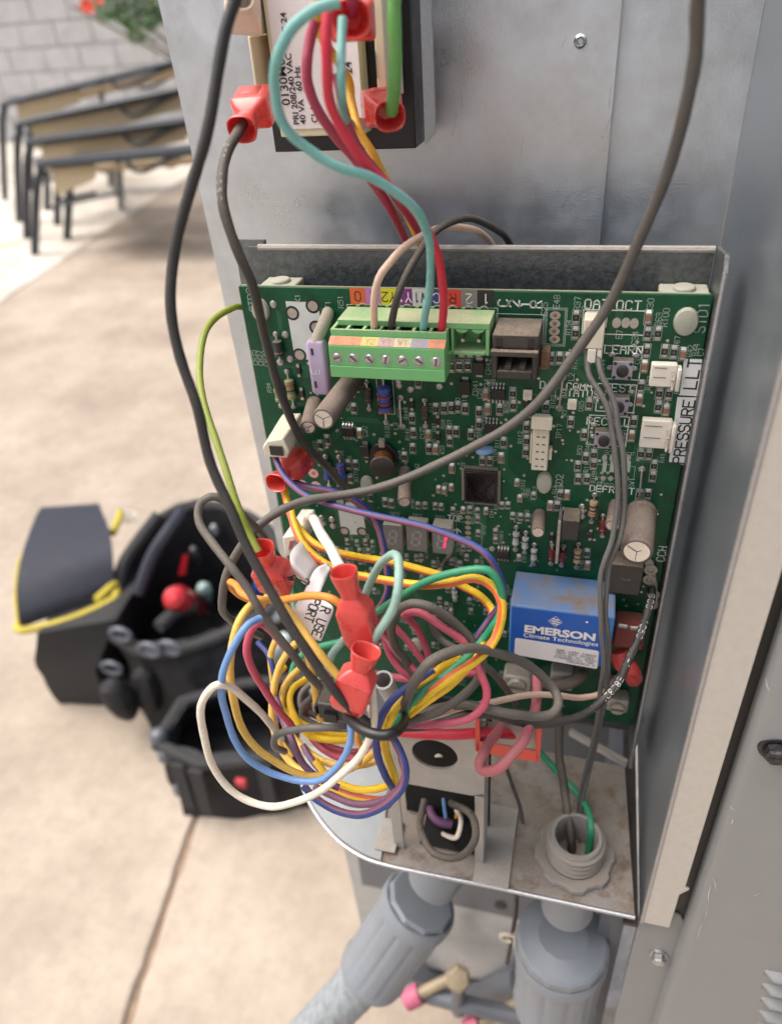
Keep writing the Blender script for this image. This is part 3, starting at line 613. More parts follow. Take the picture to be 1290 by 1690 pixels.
RES = {'4': [(880, 578), (937, 575), (997, 575), (955, 470), (1012, 472), (1075, 474), (770, 880), (828, 876), (880, 873), (925, 868), (978, 880), (1075, 905), (1075, 992), (1018, 1062), (865, 1040), (913, 1042), (868, 1110), (602, 948), (610, 1052), (607, 1162), (548, 1222), (720, 1166), (190, 878), (1222, 886), (1250, 1120), (150, 1275), (203, 1278), (645, 695)],
       '5': [(825, 638), (820, 772), (612, 988), (685, 988), (755, 990), (288, 1285), (292, 1390), (570, 1398), (937, 1378), (780, 1530)],
       '6': [(600, 520), (680, 517), (595, 652), (732, 655), (803, 662), (550, 927), (690, 982), (765, 985), (683, 1087), (493, 1202), (110, 1303), (185, 1457), (183, 1532), (122, 1482), (60, 1547), (62, 1647), (130, 1647), (548, 1450), (610, 1456), (650, 1542), (640, 1627)],
       '7': [(593, 435), (645, 395), (823, 692), (975, 832), (1085, 870), (1133, 880)],
       '8': [(1145, 300), (1145, 402), (1140, 488), (810, 555), (865, 560), (320, 895), (375, 895), (452, 900), (497, 906), (587, 935), (715, 926), (772, 940), (957, 895), (1003, 895), (1040, 975), (1100, 982), (1155, 986), (1198, 822), (773, 1000), (778, 1106), (910, 1096), (910, 1160), (663, 1217), (710, 1217), (235, 1287), (310, 1292), (575, 1322), (767, 1332), (690, 1290), (640, 1340)],
       'a': [(480, 302), (597, 287), (525, 77), (362, 500), (340, 582), (393, 627), (920, 497), (980, 497), (550, 915)],
       'c': [(830, 230), (900, 240), (960, 235), (830, 300), (980, 300), (1010, 245)],
       'd': [(540, 560), (545, 620), (760, 640), (750, 565), (350, 250), (410, 255), (300, 700), (340, 740), (620, 780), (1000, 520), (1010, 600), (1000, 800)]}
CAP = {'4': [(770, 1168), (717, 1068), (232, 1052), (1125, 780), (1137, 882), (1232, 1228)], '5': [(75, 1415)],
       '6': [(605, 392), (873, 677), (575, 772), (535, 1032), (742, 1112), (475, 1312)], '7': [(863, 606)],
       '8': [(950, 522), (578, 612), (478, 772), (520, 782), (573, 757), (663, 932), (837, 937), (1073, 722), (1093, 842), (1087, 1292)],
       'a': [(408, 502), (290, 578), (553, 1002), (1025, 302)], 'd': [(620, 640), (500, 690)]}
seen = []
def far(p, r=.0024): return all((p - q).length > r for q in seen)
rn2 = random.Random(3); LT = 0
for dct, big, small in ((RES, m_res, m_res_s), (CAP, m_cap, m_cap_s)):
    for k, lst in dct.items():
        for (a, b) in lst:
            px, py = F(k, a, b); c = P(px, py)
            if not far(c, .0019): continue
            seen.append(c); sm = k in '8d' and py > 795 or (k == 'c')
            inst('chip_resistor' if dct is RES else 'chip_capacitor', small if sm else big, c, board)
            hw, hh = (.0010, .0018) if sm else (.0012, .0024)
            outline(dimmb, c + Vector((-hw, 0, -hh)), c + Vector((hw, 0, hh)))
            s = ('R' if dct is RES else 'C') + str(rn2.randint(2, 180))
            if rn2.random() < .8: label(s, c + Vector((rn2.choice((-1, 1)) * (hw + .0011), 0, rn2.uniform(-.001, .0035))), h=.0013 if sm else .0015)
# --- extra rows behind the wires ----------------------------------------------------------------
for (x0, y0, x1, y1, n) in ((520, 905, 640, 930, 12), (640, 925, 830, 1000, 26), (700, 985, 840, 1140, 18), (560, 940, 700, 1080, 26)):
    for _ in range(n):
        c = P(rn.uniform(x0, x1), rn.uniform(y0, y1))
        if far(c, .0034):
            seen.append(c); inst('chip_resistor', m_res_s, c, board); outline(dimmb, c + Vector((-.001, 0, -.0018)), c + Vector((.001, 0, .0018)))
            label('R' + str(rn.randint(50, 199)), c + Vector((.0018, 0, 0)), h=.0013)
# --- soldered vias ------------------------------------------------------------------------------
for k in range(430):
    px = rn.uniform(470, 1110); py = rn.uniform(620, 1000) if k < 330 else rn.uniform(560, 1180); c = P(px, py)
    if c.x > .148 or c.x < .004 or not far(c, .0022): continue
    disc(padmb, c, rn.choice((.0004, .00055, .0006)), .05, 8)
# --- traces: families of thin parallel lines ------------------------------------------------------
for k in range(60):
    px, py = rn.uniform(430, 1100), rn.uniform(500, 1100); c = P(px, py); n = rn.randint(2, 7); L = rn.uniform(.006, .022); a = rn.choice((0, 90, 45, 135, 90)); b = a + rn.choice((-45, 45))
    for j in range(n):
        u = Vector((math.cos(R_(a)), 0, math.sin(R_(a)))); v = Vector((-u.z, 0, u.x)); u2 = Vector((math.cos(R_(b)), 0, math.sin(R_(b))))
        o = c + v * j * .0006; q = o + u * L; r_ = q + u2 * L * .6
        for s, t in ((o, q), (q, r_)):
            if min(s.x, t.x) < .003 or max(s.x, t.x) > .15 or max(s.z, t.z) > .917 or min(s.z, t.z) < .73: continue
            dd = (t - s).normalized(); w_ = Vector((-dd.z, 0, dd.x)) * .00011; y = Vector((0, -.000012 - .0000003 * k, 0)); tracemb.quad(s - w_ + y, t - w_ + y, t + w_ + y, s + w_ + y)
# --- white printed relay footprints -----------------------------------------------------------------
wb = mat('white_bar', (.74, .76, .75), .6, var=.04, vscale=150)
wm = mat('white_print', (.55, .58, .57), .6, var=.06, vscale=150)
mb = MB(); y = lambda p, d=.03: Vector((p.x, -d / 1000, p.z))
def quadpx(mb, lst, d=.03): mb.quad(*[y(P(*q), d) for q in lst])
quadpx(mb, [(471, 497), (525, 499), (533, 560), (540, 592), (487, 594)]); part('printed_block', mb, wm, board)
for q in ((440, 502), (585, 452), (610, 605), (492, 800)):
    c = P(*F('3', *q)); b = MB(); disc(b, c, .0026, .05, 20); disc(b, c, .0018, .06, 20, r2=0); b.mi = [0, 1]; part('mounting_pad', b, [ic, tin_d], board)
mb = MB(); quadpx(mb, [F('7', 720, 870), F('7', 900, 870), F('7', 945, 1120), F('7', 755, 1110)]); part('printed_block', mb, wm, board)
for q in ((742, 866), (880, 862), (775, 1090), (910, 1095)):
    c = P(*F('7', *q)); b = MB(); disc(b, c, .0024, .05, 20); disc(b, c, .0016, .06, 20); b.mi = [0, 1]; part('mounting_pad', b, [ic, tin_d], board)
# --- stand-offs ---------------------------------------------------------------------------------------
for (px, py, rx, rz) in ((431, 511, .0032, .0042), (1131, 530, .0036, .0044), (898, 795, .0028, .0046), (606, 797, .0026, .0035), (688, 1063, .003, .004), (1018, 1165, .003, .004)):
    c = P(px, py); b = MB(); n = 24
    b.loft([[c + Vector((rx * f_ * math.cos(2 * math.pi * k / n), -h_, rz * f_ * math.sin(2 * math.pi * k / n))) for k in range(n)] for f_, h_ in ((1.0, -.001), (1.0, .0006), (.9, .0016), (.5, .0020))]); part('standoff_head', b, standoff_m, board)
for a, b_ in (((432, 448), (494, 474)), ((1090, 458), (1168, 488))):
    p0, p1 = W(a[0], a[1], -8), W(b_[0], b_[1], -8); b = MB(); p0.z -= .0035; b.box((p0.x, .002, p1.z - .004), (p1.x, .0135, p0.z)); c = Vector(((p0.x + p1.x) / 2, .008, p0.z)); b.cyl(c - Z * .004, c + Z * .0012, .0034, n=20)
    part('standoff', b, standoff_m, board, .0006)
# --- colour strip labels --------------------------------------------------------------------------------
cols = [('O', (.60, .10, .025), 0), ('L', (.42, .16, .42), 0), ('Y2', (.55, .50, .01), 0), ('Y1', (.16, .02, .18), 1), ('W1', (.50, .50, .52), 0), ('C', (.03, .04, .18), 1), ('R', (.62, .04, .02), 0), ('2', (.20, .18, .17), 1), ('1', (.012, .012, .014), 1)]
xa, xb = P(578, 490).x, P(815, 490).x; za, zb_ = P(700, 477).z, P(700, 505).z
for k, (s, c_, inv) in enumerate(cols):
    x0 = xa + (xb - xa) * k / 9; x1 = xa + (xb - xa) * (k + 1) / 9; b = MB(); b.box((x0 + .00003, -.0002, zb_), (x1 - .00003, -.00002, za)); o = part('colour_label', b, mat('label_colour_' + s.lower(), c_, .5, var=.04, dust=.2), board)
    b = MB(); label(s, Vector(((x0 + x1) / 2, -.0002, (za + zb_) / 2)), h=.0031, wd=.00035, mb=b, rot=180, d=.05); part('printed_letter', b, silk if inv else ink, o)
# --- board lettering -----------------------------------------------------------------------------------
for s, q, h, wd, rot in (('STD3', (415, 495), .0026, .0003, 90), ('K1', (491, 492), .0018, .00025, 90), ('F1', (541, 503), .0018, .00025, 90), ('R51', (562, 498), .0018, .00025, 90),
                    ('E48', (918, 498), .0018, .00022, 90), ('E25', (898, 510), .0018, .00022, 90), ('R37', (952, 501), .0018, .00022, 90), ('E7', (1021, 552), .0018, .00022, 90), ('C30', (1072, 504), .0018, .00022, 90),
                    ('R63', (1086, 527), .0018, .00022, 90), ('R100', (1097, 524), .0018, .00022, 90), ('C34', (1047, 558), .0018, .00022, 90), ('STD1', (1157, 524), .0030, .0003, 90), ('STD2', (922, 798), .0024, .0003, 90),
                    ('R42', (1138, 579), .0016, .0002, 90), ('R44', (1147, 577), .0016, .0002, 90), ('C7', (1156, 581), .0016, .0002, 90), ('R180', (639, 710), .0018, .0002, 90), ('L3', (653, 703), .0018, .0002, 90), ('L2', (942, 622), .0018, .0002, 90),
                    ('TP17', (922, 712), .0018, .0002, 90), ('CR42', (805, 605), .0018, .0002, 90), ('CR41', (784, 640), .0018, .0002, 90), ('U24', (803, 635), .0018, .0002, 90), ('DS3', (651, 848), .0016, .0002, 0), ('DS2', (689, 851), .0016, .0002, 0), ('DS1', (727, 854), .0016, .0002, 0),
                    ('C20', (602, 712), .0018, .0002, 90), ('CR35', (420, 590), .0018, .0002, 90), ('CR37', (429, 591), .0018, .0002, 90), ('CR20', (438, 592), .0018, .0002, 90), ('R94', (444, 640), .0016, .0002, 90), ('SW4', (993, 602), .0016, .0002, 90), ('SW2', (1028, 722), .0016, .0002, 90), ('SW1', (1042, 797), .0018, .0002, 90),
                    ('R127', (897, 590), .0016, .0002, 90), ('30', (1003, 747), .0017, .0002, 0), ('60', (991, 799), .0017, .0002, 0), ('60', (1005, 801), .0017, .0002, 0), ('OFF', (1036, 750), .0017, .0002, 0), ('DS5', (958, 670), .0016, .0002, 90), ('Q41', (716, 705), .0015, .0002, 90), ('C29', (791, 650), .0015, .0002, 90), ('R139', (790, 720), .0015, .0002, 90),
                    ('R113', (882, 812), .0015, .0002, 90), ('C42', (688, 772), .0015, .0002, 90), ('U3', (764, 768), .0015, .0002, 90), ('V2', (769, 742), .0015, .0002, 90)):
    label(s, P(*q), h, wd, rot=rot)
def big(s, q, h, wd, rot=0, adv=1.45, m=silk, name='printed_word', d=.09):
    b = MB(); label(s, P(*q), h, wd, b, rot, adv, d); return part(name, b, m, board)
big('C', (830, 500), .0032, .0005, 90); big('2', (848, 501), .0032, .0005, 90); big('1', (866, 502), .0032, .0005, 90); big('R', (884, 502), .0034, .00045, 90)
big('OAT', (984, 502), .0029, .00036); big('OCT', (1037, 504), .0029, .00036); big('LEARN', (1028, 577), .0027, .00038); big('TEST', (1020, 640), .0027, .00038)
big('RECALL', (1003, 696), .0027, .00038); big('COMM', (955, 638), .0024, .00034); big('STATUS', (956, 649), .0024, .00034); big('DEFROST', (1009, 808), .0025, .00036)
big('TOP', (751, 855), .0024, .00036); big('CCH', (1091, 914), .0028, .00035, 90); big('^', (754, 880), .0048, .0005)
big('D', (895, 635), .0026, .0004); big('R', (990, 657), .0026, .0004)
b = MB(); quadpx(b, [(1158, 593), (1128, 592), (1121, 650), (1119, 652), (1150, 654)], .03); part('printed_bar', b, wb, board)
b = MB(); quadpx(b, [(1148, 656), (1117, 655), (1103, 762), (1127, 767)], .03); part('printed_bar', b, wb, board)
ddir = lambda p, q: (P(*p) - P(*q))
b = MB(); u = Z; o = P(1136, 643); stroke(b, 'LLT', Vector((o.x + .0020, -.0001, o.z + .0004)), Z, -X, .0036, .00055, adv=1.42, cwf=.72); part('printed_word', b, ink, board)
b = MB(); o = P(1117, 764); stroke(b, 'PRESSURE', Vector((o.x + .0019, -.0001, o.z)), Z, -X, .0034, .00052, adv=1.31, cwf=.68); part('printed_word', b, ink, board)
# long board-edge guard lines, white boxes
for a, c in (((993, 569), (1054, 628)), ((986, 632), (1045, 682)), ((972, 684), (1032, 738)), ((962, 510), (1062, 554)), ((967, 513), (1000, 540))): outline(silkmb, P(*a), P(*c), .0003)
outline(silkmb, P(572, 502), P(820, 575)); outline(silkmb, P(818, 517), P(893, 600)); outline(silkmb, P(620, 620), P(652, 684)); outline(dimmb, P(655, 673), P(671, 689)); outline(dimmb, P(916, 640), P(934, 657)); outline(dimmb, P(980, 765), P(1045, 792)); outline(dimmb, P(752, 860), P(795, 900))
for k in range(3):
    a = P(*F('5', 565 + k * 8, 553 + k * 9)); c = P(*F('5', 732 - k * 8, 888 - k * 9)); outline(dimmb, a, c, .00014)
for k, (x, yy) in enumerate(((648, 622), (645, 692), (640, 757), (643, 825))):
    b = MB(); disc(b, P(*F('5', x, yy)), .0017, .06, 20, sz=.8); disc(b, P(*F('5', x, yy)), .0007, .08, 12); b.mi = [0, 1]; part('pad', b, [tin, brown], board)
for x in (1170, 1248): b = MB(); disc(b, P(*F('5', x, 685)), .0013, .06, 20, sz=1.3); part('pad', b, [tin], board)
b = MB(); disc(b, P(*F('6', 497, 440)), .0013, .06, 20, sz=1.3); part('pad', b, [tin], board)
for q in ((540, 650), (458, 735), (560, 745)):
    b = MB(); disc(b, P(*F('7', *q)), .0021, .06, 20); disc(b, P(*F('7', *q)), .0008, .08, 12); b.mi = [0, 1]; part('pad', b, [mat('pink_pad', (.60, .35, .32), .5), mat('pad_hole', (.5, .1, .08), .5)], board)
for k in range(5): disc(padmb, P(*F('8', 700, 985 + k * 39)), .0012, .06, 14, sz=.8)
for q in ((271, 232), (281, 135), (300, 62)): disc(padmb, P(*F('a', 500 + q[0] * .0, 580 + q[1] * .3)), .0009, .06, 12)
# defrost jumper block
for a in (675, 728, 843):
    x, yy = F('a', a, 300); b = MB(); c = P(x, yy); b.box(c + Vector((-.0007, -.0003, -.0022)), c + Vector((.0007, 0, .0022))); disc(padmb, P(*F('a', a, 240)), .0009, .06, 8, sz=1.6); part('jumper_pad', b, silk_dim, board)
for a in (665, 718, 830): disc(padmb, P(*F('a', a, 385)), .0009, .06, 8, sz=1.3)

part('silkscreen_outline', silkmb, silk, board, kind='stuff'); part('silkscreen_lettering', dimmb, silk_dim, board, kind='stuff')
part('solder_dot', padmb, tin, board, kind='stuff'); part('copper_trace', tracemb, trace_m, board, kind='stuff')

# --- packages ---------------------------------------------------------------------------------------------
def soic(px, py, n=4, wx_=.0048, hz=.0038):
    c = P(px, py); b = MB(); b.box(c + Vector((-wx_ / 2, -.0016, -hz / 2)), c + Vector((wx_ / 2, -.0002, hz / 2))); o = part('chip', b, ic, board, .0002)
    for s in (-1, 1):
        for k in range(n):
            x = c.x - wx_ / 2 + wx_ * (k + .5) / n; b = MB(); z0 = c.z + s * hz / 2
            b.add([(x - .0003, -.0010, z0), (x + .0003, -.0010, z0), (x + .0003, -.0008, z0 + s * .0008), (x - .0003, -.0008, z0 + s * .0008), (x + .0003, -.00005, z0 + s * .0012), (x - .0003, -.00005, z0 + s * .0012), (x + .0003, -.00005, z0 + s * .0020), (x - .0003, -.00005, z0 + s * .0020)],
                  [(0, 1, 2, 3), (3, 2, 4, 5), (5, 4, 6, 7)]); part('pin', b, tin, o)
    outline_ = None
for q in (F('4', 1212, 768), F('4', 1165, 1012), F('4', 152, 1035), F('8', 968, 1258)): soic(*q)
c = P(*F('8', 800, 738)); hw = .0062; b = MB(); b.box(c + Vector((-hw, -.0018, -hw * 1.15)), c + Vector((hw, -.0002, hw * 1.15))); mcu = part('processor_chip', b, ic, board, .0003)
b = MB(); b.box(c + Vector((-hw * .86, -.00195, -hw)), c + Vector((hw * .86, -.0018, hw))); part('gel_cover', b, glossy, mcu, .0002)
b = MB()
for k in range(20):
    for s in (-1, 1):
        x = c.x - hw + hw * 2 * (k + .5) / 20; b.box((x - .00016, -.0009, c.z + s * hw * 1.15), (x + .00016, -.0001, c.z + s * (hw * 1.15 + .0012)))
        z = c.z - hw * 1.15 + hw * 2.3 * (k + .5) / 20; b.box((c.x + s * hw, -.0009, z - .00018), (c.x + s * (hw + .0010), -.0001, z + .00018))
part('pin_row', b, tin_d, mcu, kind='stuff')
def blackbox(name, q, w_, h_, d, m=ic, tab=True):
    c = P(*q); b = MB(); b.box(c + Vector((-w_ / 2, -d, -h_ / 2)), c + Vector((w_ / 2, -.0001, h_ / 2))); o = part(name, b, m, board, .0002)
    if tab:
        for s in (-1, 1): b = MB(); b.box(c + Vector((-w_ * .3, -.0007, s * h_ / 2)), c + Vector((w_ * .3, -.00005, s * (h_ / 2 + .0012)))); part('lead', b, tin, o)
blackbox('diode', F('4', 1080, 580), .0036, .0046, .0022); blackbox('diode', F('4', 980, 718), .0036, .0050, .0022); blackbox('diode', F('4', 275, 1165), .0034, .0046, .0022); blackbox('diode', F('7', 938, 478), .0001, .0001, .0001, tab=False)
for q in (F('4', 600, 845), F('4', 785, 965), F('4', 785, 1075), F('5', 400, 1375), F('a', 300, 800), F('a', 575, 780), F('3', 487, 905), F('3', 510, 1070)): blackbox('transistor', q, .0018, .0026, .0010)
# LEDs
for q in (F('5', 415, 1290), F('5', 793, 1372)):
    c = P(*q); b = MB(); b.box(c + Vector((-.0015, -.0010, -.0019)), c + Vector((.0015, -.0001, .0019))); o = part('status_led', b, white_p, board, .0002); b = MB(); b.lathe(c + Y * -.0010, -Y, [(0, .0009), (.0002, .0008)], 16); part('lens', b, cream_p, o)
# axial parts standing along the board
def axial(name, a, b2, r, m, d=1.6, bands=(), lead=True):
    pa, pb = P(a[0], a[1], d), P(b2[0], b2[1], d); ax = (pb - pa); L = ax.length; ax.normalize(); b = MB()
    b.lathe(pa + ax * L * .22, ax, [(0, r * .5), (L * .03, r), (L * .13, r), (L * .15, r * .86), (L * .41, r * .86), (L * .43, r), (L * .53, r), (L * .56, r * .5)], 14, 0)
    for k, (t, mi) in enumerate(bands): b.lathe(pa + ax * L * (.22 + .56 * t), ax, [(0, r * 1.02), (L * .03, r * 1.02)], 14, mi)
    o = part(name, b, [m] + [mat('band_red', (.35, .03, .02)), mat('band_dark', (.03, .02, .03)), mat('band_pale', (.55, .55, .5))], board)
    b = MB(); qa, qb = P(*a), P(*b2); b.tube([qa, pa + ax * .0006, pa + ax * L * .25], .0004, 6); b.tube([pb - ax * L * .25, pb - ax * .0006, qb], .0004, 6)
    for q in (qa, qb): b.ball(q + Y * -.0002, .0011, 8, sc=(1, .5, 1))
    part('lead', b, tin, o); return o
axial('large_resistor', F('4', 393, 640), F('4', 417, 975), .0024, res_blue, 3, ((.35, 1), (.6, 1), (.72, 2), (.9, 1)))
axial('diode', F('4', 278, 690), F('4', 297, 880), .0015, blk_d, 2); axial('diode', F('4', 690, 818), F('4', 697, 1000), .0014, blk_d, 1.8, ((.15, 1),))
axial('diode', F('3', 322, 650), F('3', 355, 850), .0017, blk_d, 2); axial('resistor', F('3', 402, 915), F('3', 452, 1165), .0017, mat('olive_resistor', (.20, .20, .09), .5, dust=.4), 2, ((.2, 1), (.5, 2)))
axial('resistor', F('3', 330, 1000), F('3', 360, 1160), .0017, mat('olive_resistor', (.20, .20, .09), .5, dust=.4), 2)
axial('resistor', F('7', 733, 525), F('7', 770, 745), .0017, res_blue, 2, ((.2, 1),)); axial('resistor', F('7', 630, 522), F('7', 662, 742), .0017, res_blue, 2, ((.2, 1),))
beige = mat('beige_resistor', (.42, .30, .17), .5, dust=.3); palegl = mat('pale_glass', (.38, .42, .40), .4, dust=.3)
axial('resistor', F('a', 605, 500), F('a', 582, 690), .0015, beige, 1.8, ((.3, 2), (.55, 2), (.75, 1))); axial('resistor', F('a', 490, 850), F('a', 477, 1015), .0015, beige, 1.8, ((.3, 2), (.6, 2)))
axial('diode', F('a', 305, 860), F('a', 295, 990), .0013, mat('dark_red_glass', (.14, .02, .015), .3), 1.6); axial('diode', F('a', 385, 865), F('a', 370, 1000), .0013, mat('dark_red_glass', (.14, .02, .015), .3), 1.6)
for a, c in (((50, 730), (42, 890)), ((118, 770), (108, 910)), ((178, 855), (172, 990))): axial('diode', F('a', *a), F('a', *c), .0013, palegl, 1.6, ((.3, 2),))
axial('diode', F('8', 555, 1270), F('8', 490, 1382), .0012, blk_d, 1.6)
axial('resistor', F('d', 640, 480), F('d', 650, 560), .0012, palegl, 1.5); axial('resistor', F('a', 665, 650), F('a', 660, 790), .0015, mat('dark_red_glass', (.14, .02, .015), .3), 1.8)
for a, c in ((F('4', 517, 803), F('4', 530, 1005)), (F('5', 715, 1150), F('5', 683, 1412)), (F('a', 940, 320), F('a', 922, 500))):
    b = MB(); qa, qb = P(*a), P(*c); b.tube(spline([qa, qa + Y * -.0012 + (qb - qa) * .08, qb + Y * -.0012 - (qb - qa) * .08, qb]), .0004, 8)
    for q in (qa, qb): b.ball(q, .0013, 10, sc=(1, .5, 1))
    part('jumper_link', b, tin, board)
for k in range(14):   # small tin blobs under the connectors
    q = [(F('7', 600, 990)), F('7', 680, 1000), F('7', 690, 1050), F('7', 615, 1030), F('4', 795, 720), F('4', 590, 740), F('4', 505, 715), F('3', 425, 828), F('3', 390, 655), F('3', 355, 850), F('4', 500, 690), F('5', 718, 1140), F('8', 885, 1225), F('3', 305, 440)][k]
    b = MB(); b.ball(P(*q), .0014, 10, sc=(1, .6, 1)); part('solder_joint', b, tin, board)
# electrolytic capacitors
def ecap(base, tip, r_px, vent=True, rim=.0):
    a = P(*base); dd = depth(base, tip, 40); b_ = W(tip[0], tip[1], dd); zc = PX(b_)[2]; r = r_px * zc / FOC; ax = (b_ - a); L = ax.length; b = MB()
    b.lathe(a, ax, [(0, r * .95), (.0005, r), (L * .08, r), (L * .10, r * .94), (L * .12, r), (L * .985, r), (L, r * .93), (L, r * .80), (L - .0003, r * .80)], 32, 0, caps=False)
    b.lathe(a + ax.normalized() * (L - .0004), ax, [(0, r * .8), (.0003, r * .8)], 32, 1)
    o = part('capacitor', b, [cap_m, alum], board, ang=50)
    if vent:
        u = X; v = ax.normalized().cross(X).normalized(); c = a + ax.normalized() * (L + .00002); s = MB()
        for k in range(3):
            t = 2 * math.pi * k / 3 + .5; dv = u * math.cos(t) + v * math.sin(t); n_ = ax.normalized().cross(dv) * .00012
            s.quad(c - n_, c + dv * r * .74 - n_, c + dv * r * .74 + n_, c + n_)
        part('vent_score', s, markm, o)
ecap((585, 623), (533, 692), 19.5); ecap((519, 664), (508, 706), 13.5); ecap((668, 776), (667, 829), 11, False); ecap((1058, 843), (1050, 911), 26); ecap((890, 848), (887, 879), 11, False); ecap((1016, 832), (1010, 868), 12, False)
# inductor
a = P(633, 752); b = MB(); n8 = 8
b.lathe(a, -Y, [(0, .0062), (.0012, .0062), (.0016, .0058)], 8, ref=Vector((.38, 0, .92))); o = part('inductor', b, ic, board)
tp = W(630, 772, depth((633, 752), (630, 772), 20)); ax = tp - a; b = MB(); b.lathe(a, ax, [(.0015, .0036), (ax.length - .001, .0036)], 28); part('coil', b, copper, o)
b = MB(); b.lathe(a, ax, [(ax.length - .0011, .0046), (ax.length, .0046), (ax.length + .0002, .0040)], 32); part('ferrite_cap', b, blk_d, o)
b = MB(); b.box(a + Vector((-.001, -.0022, .0048)), a + Vector((.0012, -.0002, .0078))); part('lead', b, tin_d, o)
# varistor
c = P(801, 737); b = MB(); b.lathe(c + Vector((0, -.0028, .0012)), Vector((.1, -.25, -1)), [(0, .0020), (.0002, .0032), (.0018, .0032), (.0022, .0020)], 24); part('varistor', b, mat('varistor_blue', (.16, .30, .52), .5, dust=.3), board)
# lavender fuse with its ceramic leads
d1 = 9; a = W(521, 560, d1); c = W(533, 648, d1); ax = (c - a).normalized(); sd = (X * .97 + Z * .0 ) ; r = .0032; b = MB(); rings = []
for t in (0, .06, .94, 1.0):
    f_ = .8 if t in (0, 1.0) else 1; p = a.lerp(c, t); rings.append([p + X * r * f_ * x - Y * r * .72 * f_ * yy for x, yy in ((-1, -.7), (-.8, -1), (.8, -1), (1, -.7), (1, .7), (.8, 1), (-.8, 1), (-1, .7))])
b.loft(rings); fu = part('fuse', b, lav, board, .0004)
b = MB(); b.tube(spline([P(541, 516), W(540, 520, 3), W(533, 537, 6.5), W(526, 553, 8), a + ax * .001]), .0021, 12); part('ceramic_lead', b, mat('dusty_ceramic', (.36, .33, .28), .8, dust=.7), fu)
b = MB(); 
for px, py, s in ((519, 608, 'E'),):
    q = W(px + 2, py, d1); stroke(b, s, Vector((q.x + .0022, a.y - r * .72 - .0001, q.z - .001)), Z, -X, .0028, .00025)
part('printed_letter', b, silk, fu)
b = MB()
for px, py in ((518, 576), (524, 630)):
    q = W(px, py, d1); b.box(Vector((q.x - .0003, a.y - r * .72 - .00012, q.z - .0012)), Vector((q.x + .0006, a.y - r * .72 - .00002, q.z + .0012)))
part('printed_mark', b, ink, fu)
# tact switches
for (cx_, cy_) in (F('6', 405, 805), F('6', 375, 1085), F('6', 262, 1345)):
    dd = 3.6; c = W(cx_, cy_, dd); s = .0032; b = MB(); b.box(Vector((c.x - s, -dd / 1000, c.z - s)), Vector((c.x + s, -.0003, c.z + s))); sw = part('push_switch', b, blk_d, board, .0002)
    b = MB(); b.box(Vector((c.x - s * .98, -dd / 1000 - .0003, c.z - s * .98)), Vector((c.x + s * .98, -dd / 1000 - .00003, c.z + s * .98))); part('cover_plate', b, mat('switch_plate', (.30, .30, .36), .4, .2), sw, .0002)
    b = MB(); b.lathe(Vector((c.x, -dd / 1000 - .0003, c.z)), -Y, [(0, .0019), (.0012, .0018), (.0013, .0016)], 24); part('button', b, blk, sw)
    for sx_ in (-1, 1):
        for sz_ in (-1, 1):
            b = MB(); b.lathe(Vector((c.x + sx_ * s * .74, -dd / 1000 - .0003, c.z + sz_ * s * .74)), -Y, [(0, .0006), (.0002, .0005)], 10); part('rivet', b, blk, sw)
            b = MB(); b.ball(Vector((c.x + sx_ * (s + .0004), -.0003, c.z + sz_ * s * .7 + .0016)), .0011, 12, sc=(1.1, .4, .8)); part('solder_joint', b, tin, sw)
# 7-segment displays
def digit(px0, py0, px1, py1, lit):
    dd = 6.5; a, c = W(px0, py0, dd), W(px1, py1, dd); y0 = -dd / 1000; b = MB(); b.box(Vector((a.x, y0, c.z)), Vector((c.x, -.0004, a.z)), 0); o = part('digit_display', b, [seg_side], board, .0003)
    b = MB(); b.box(Vector((a.x + .0001, y0 - .0002, c.z + .0001)), Vector((c.x - .0001, y0 - .00003, a.z - .0001))); part('display_face', b, seg_m, o)
    w_, h_ = (c.x - a.x), (a.z - c.z); cx_, cz = (a.x + c.x) / 2, (a.z + c.z) / 2; sw, sh = w_ * .38, h_ * .27; t = w_ * .075
    for k, (x0, z0, x1, z1) in enumerate(((-1, 2, 1, 2), (1, 0, 1, 2), (1, -2, 1, 0), (-1, -2, 1, -2), (-1, -2, -1, 0), (-1, 0, -1, 2), (-1, 0, 1, 0))):
        p = Vector((cx_ + x0 * sw / 2 + z0 * .04 * w_, 0, cz + z0 * sh / 2)); q = Vector((cx_ + x1 * sw / 2 + z1 * .04 * w_, 0, cz + z1 * sh / 2)); dv = (q - p).normalized(); p += dv * t; q -= dv * t; n_ = Vector((-dv.z, 0, dv.x)) * t * .7; yy = Vector((0, y0 - .00025, 0))
        b = MB(); on = lit and k in (1, 2); b.quad(p - n_ + yy, q - n_ + yy, q + dv * t * .5 + yy, q + n_ + yy, p + n_ + yy, p - dv * t * .5 + yy); part('segment', b, seg_on if on else seg_off, o)
digit(631, 865, 664, 908, False); digit(669, 866, 704, 911, False); digit(712, 869, 745, 915, True)
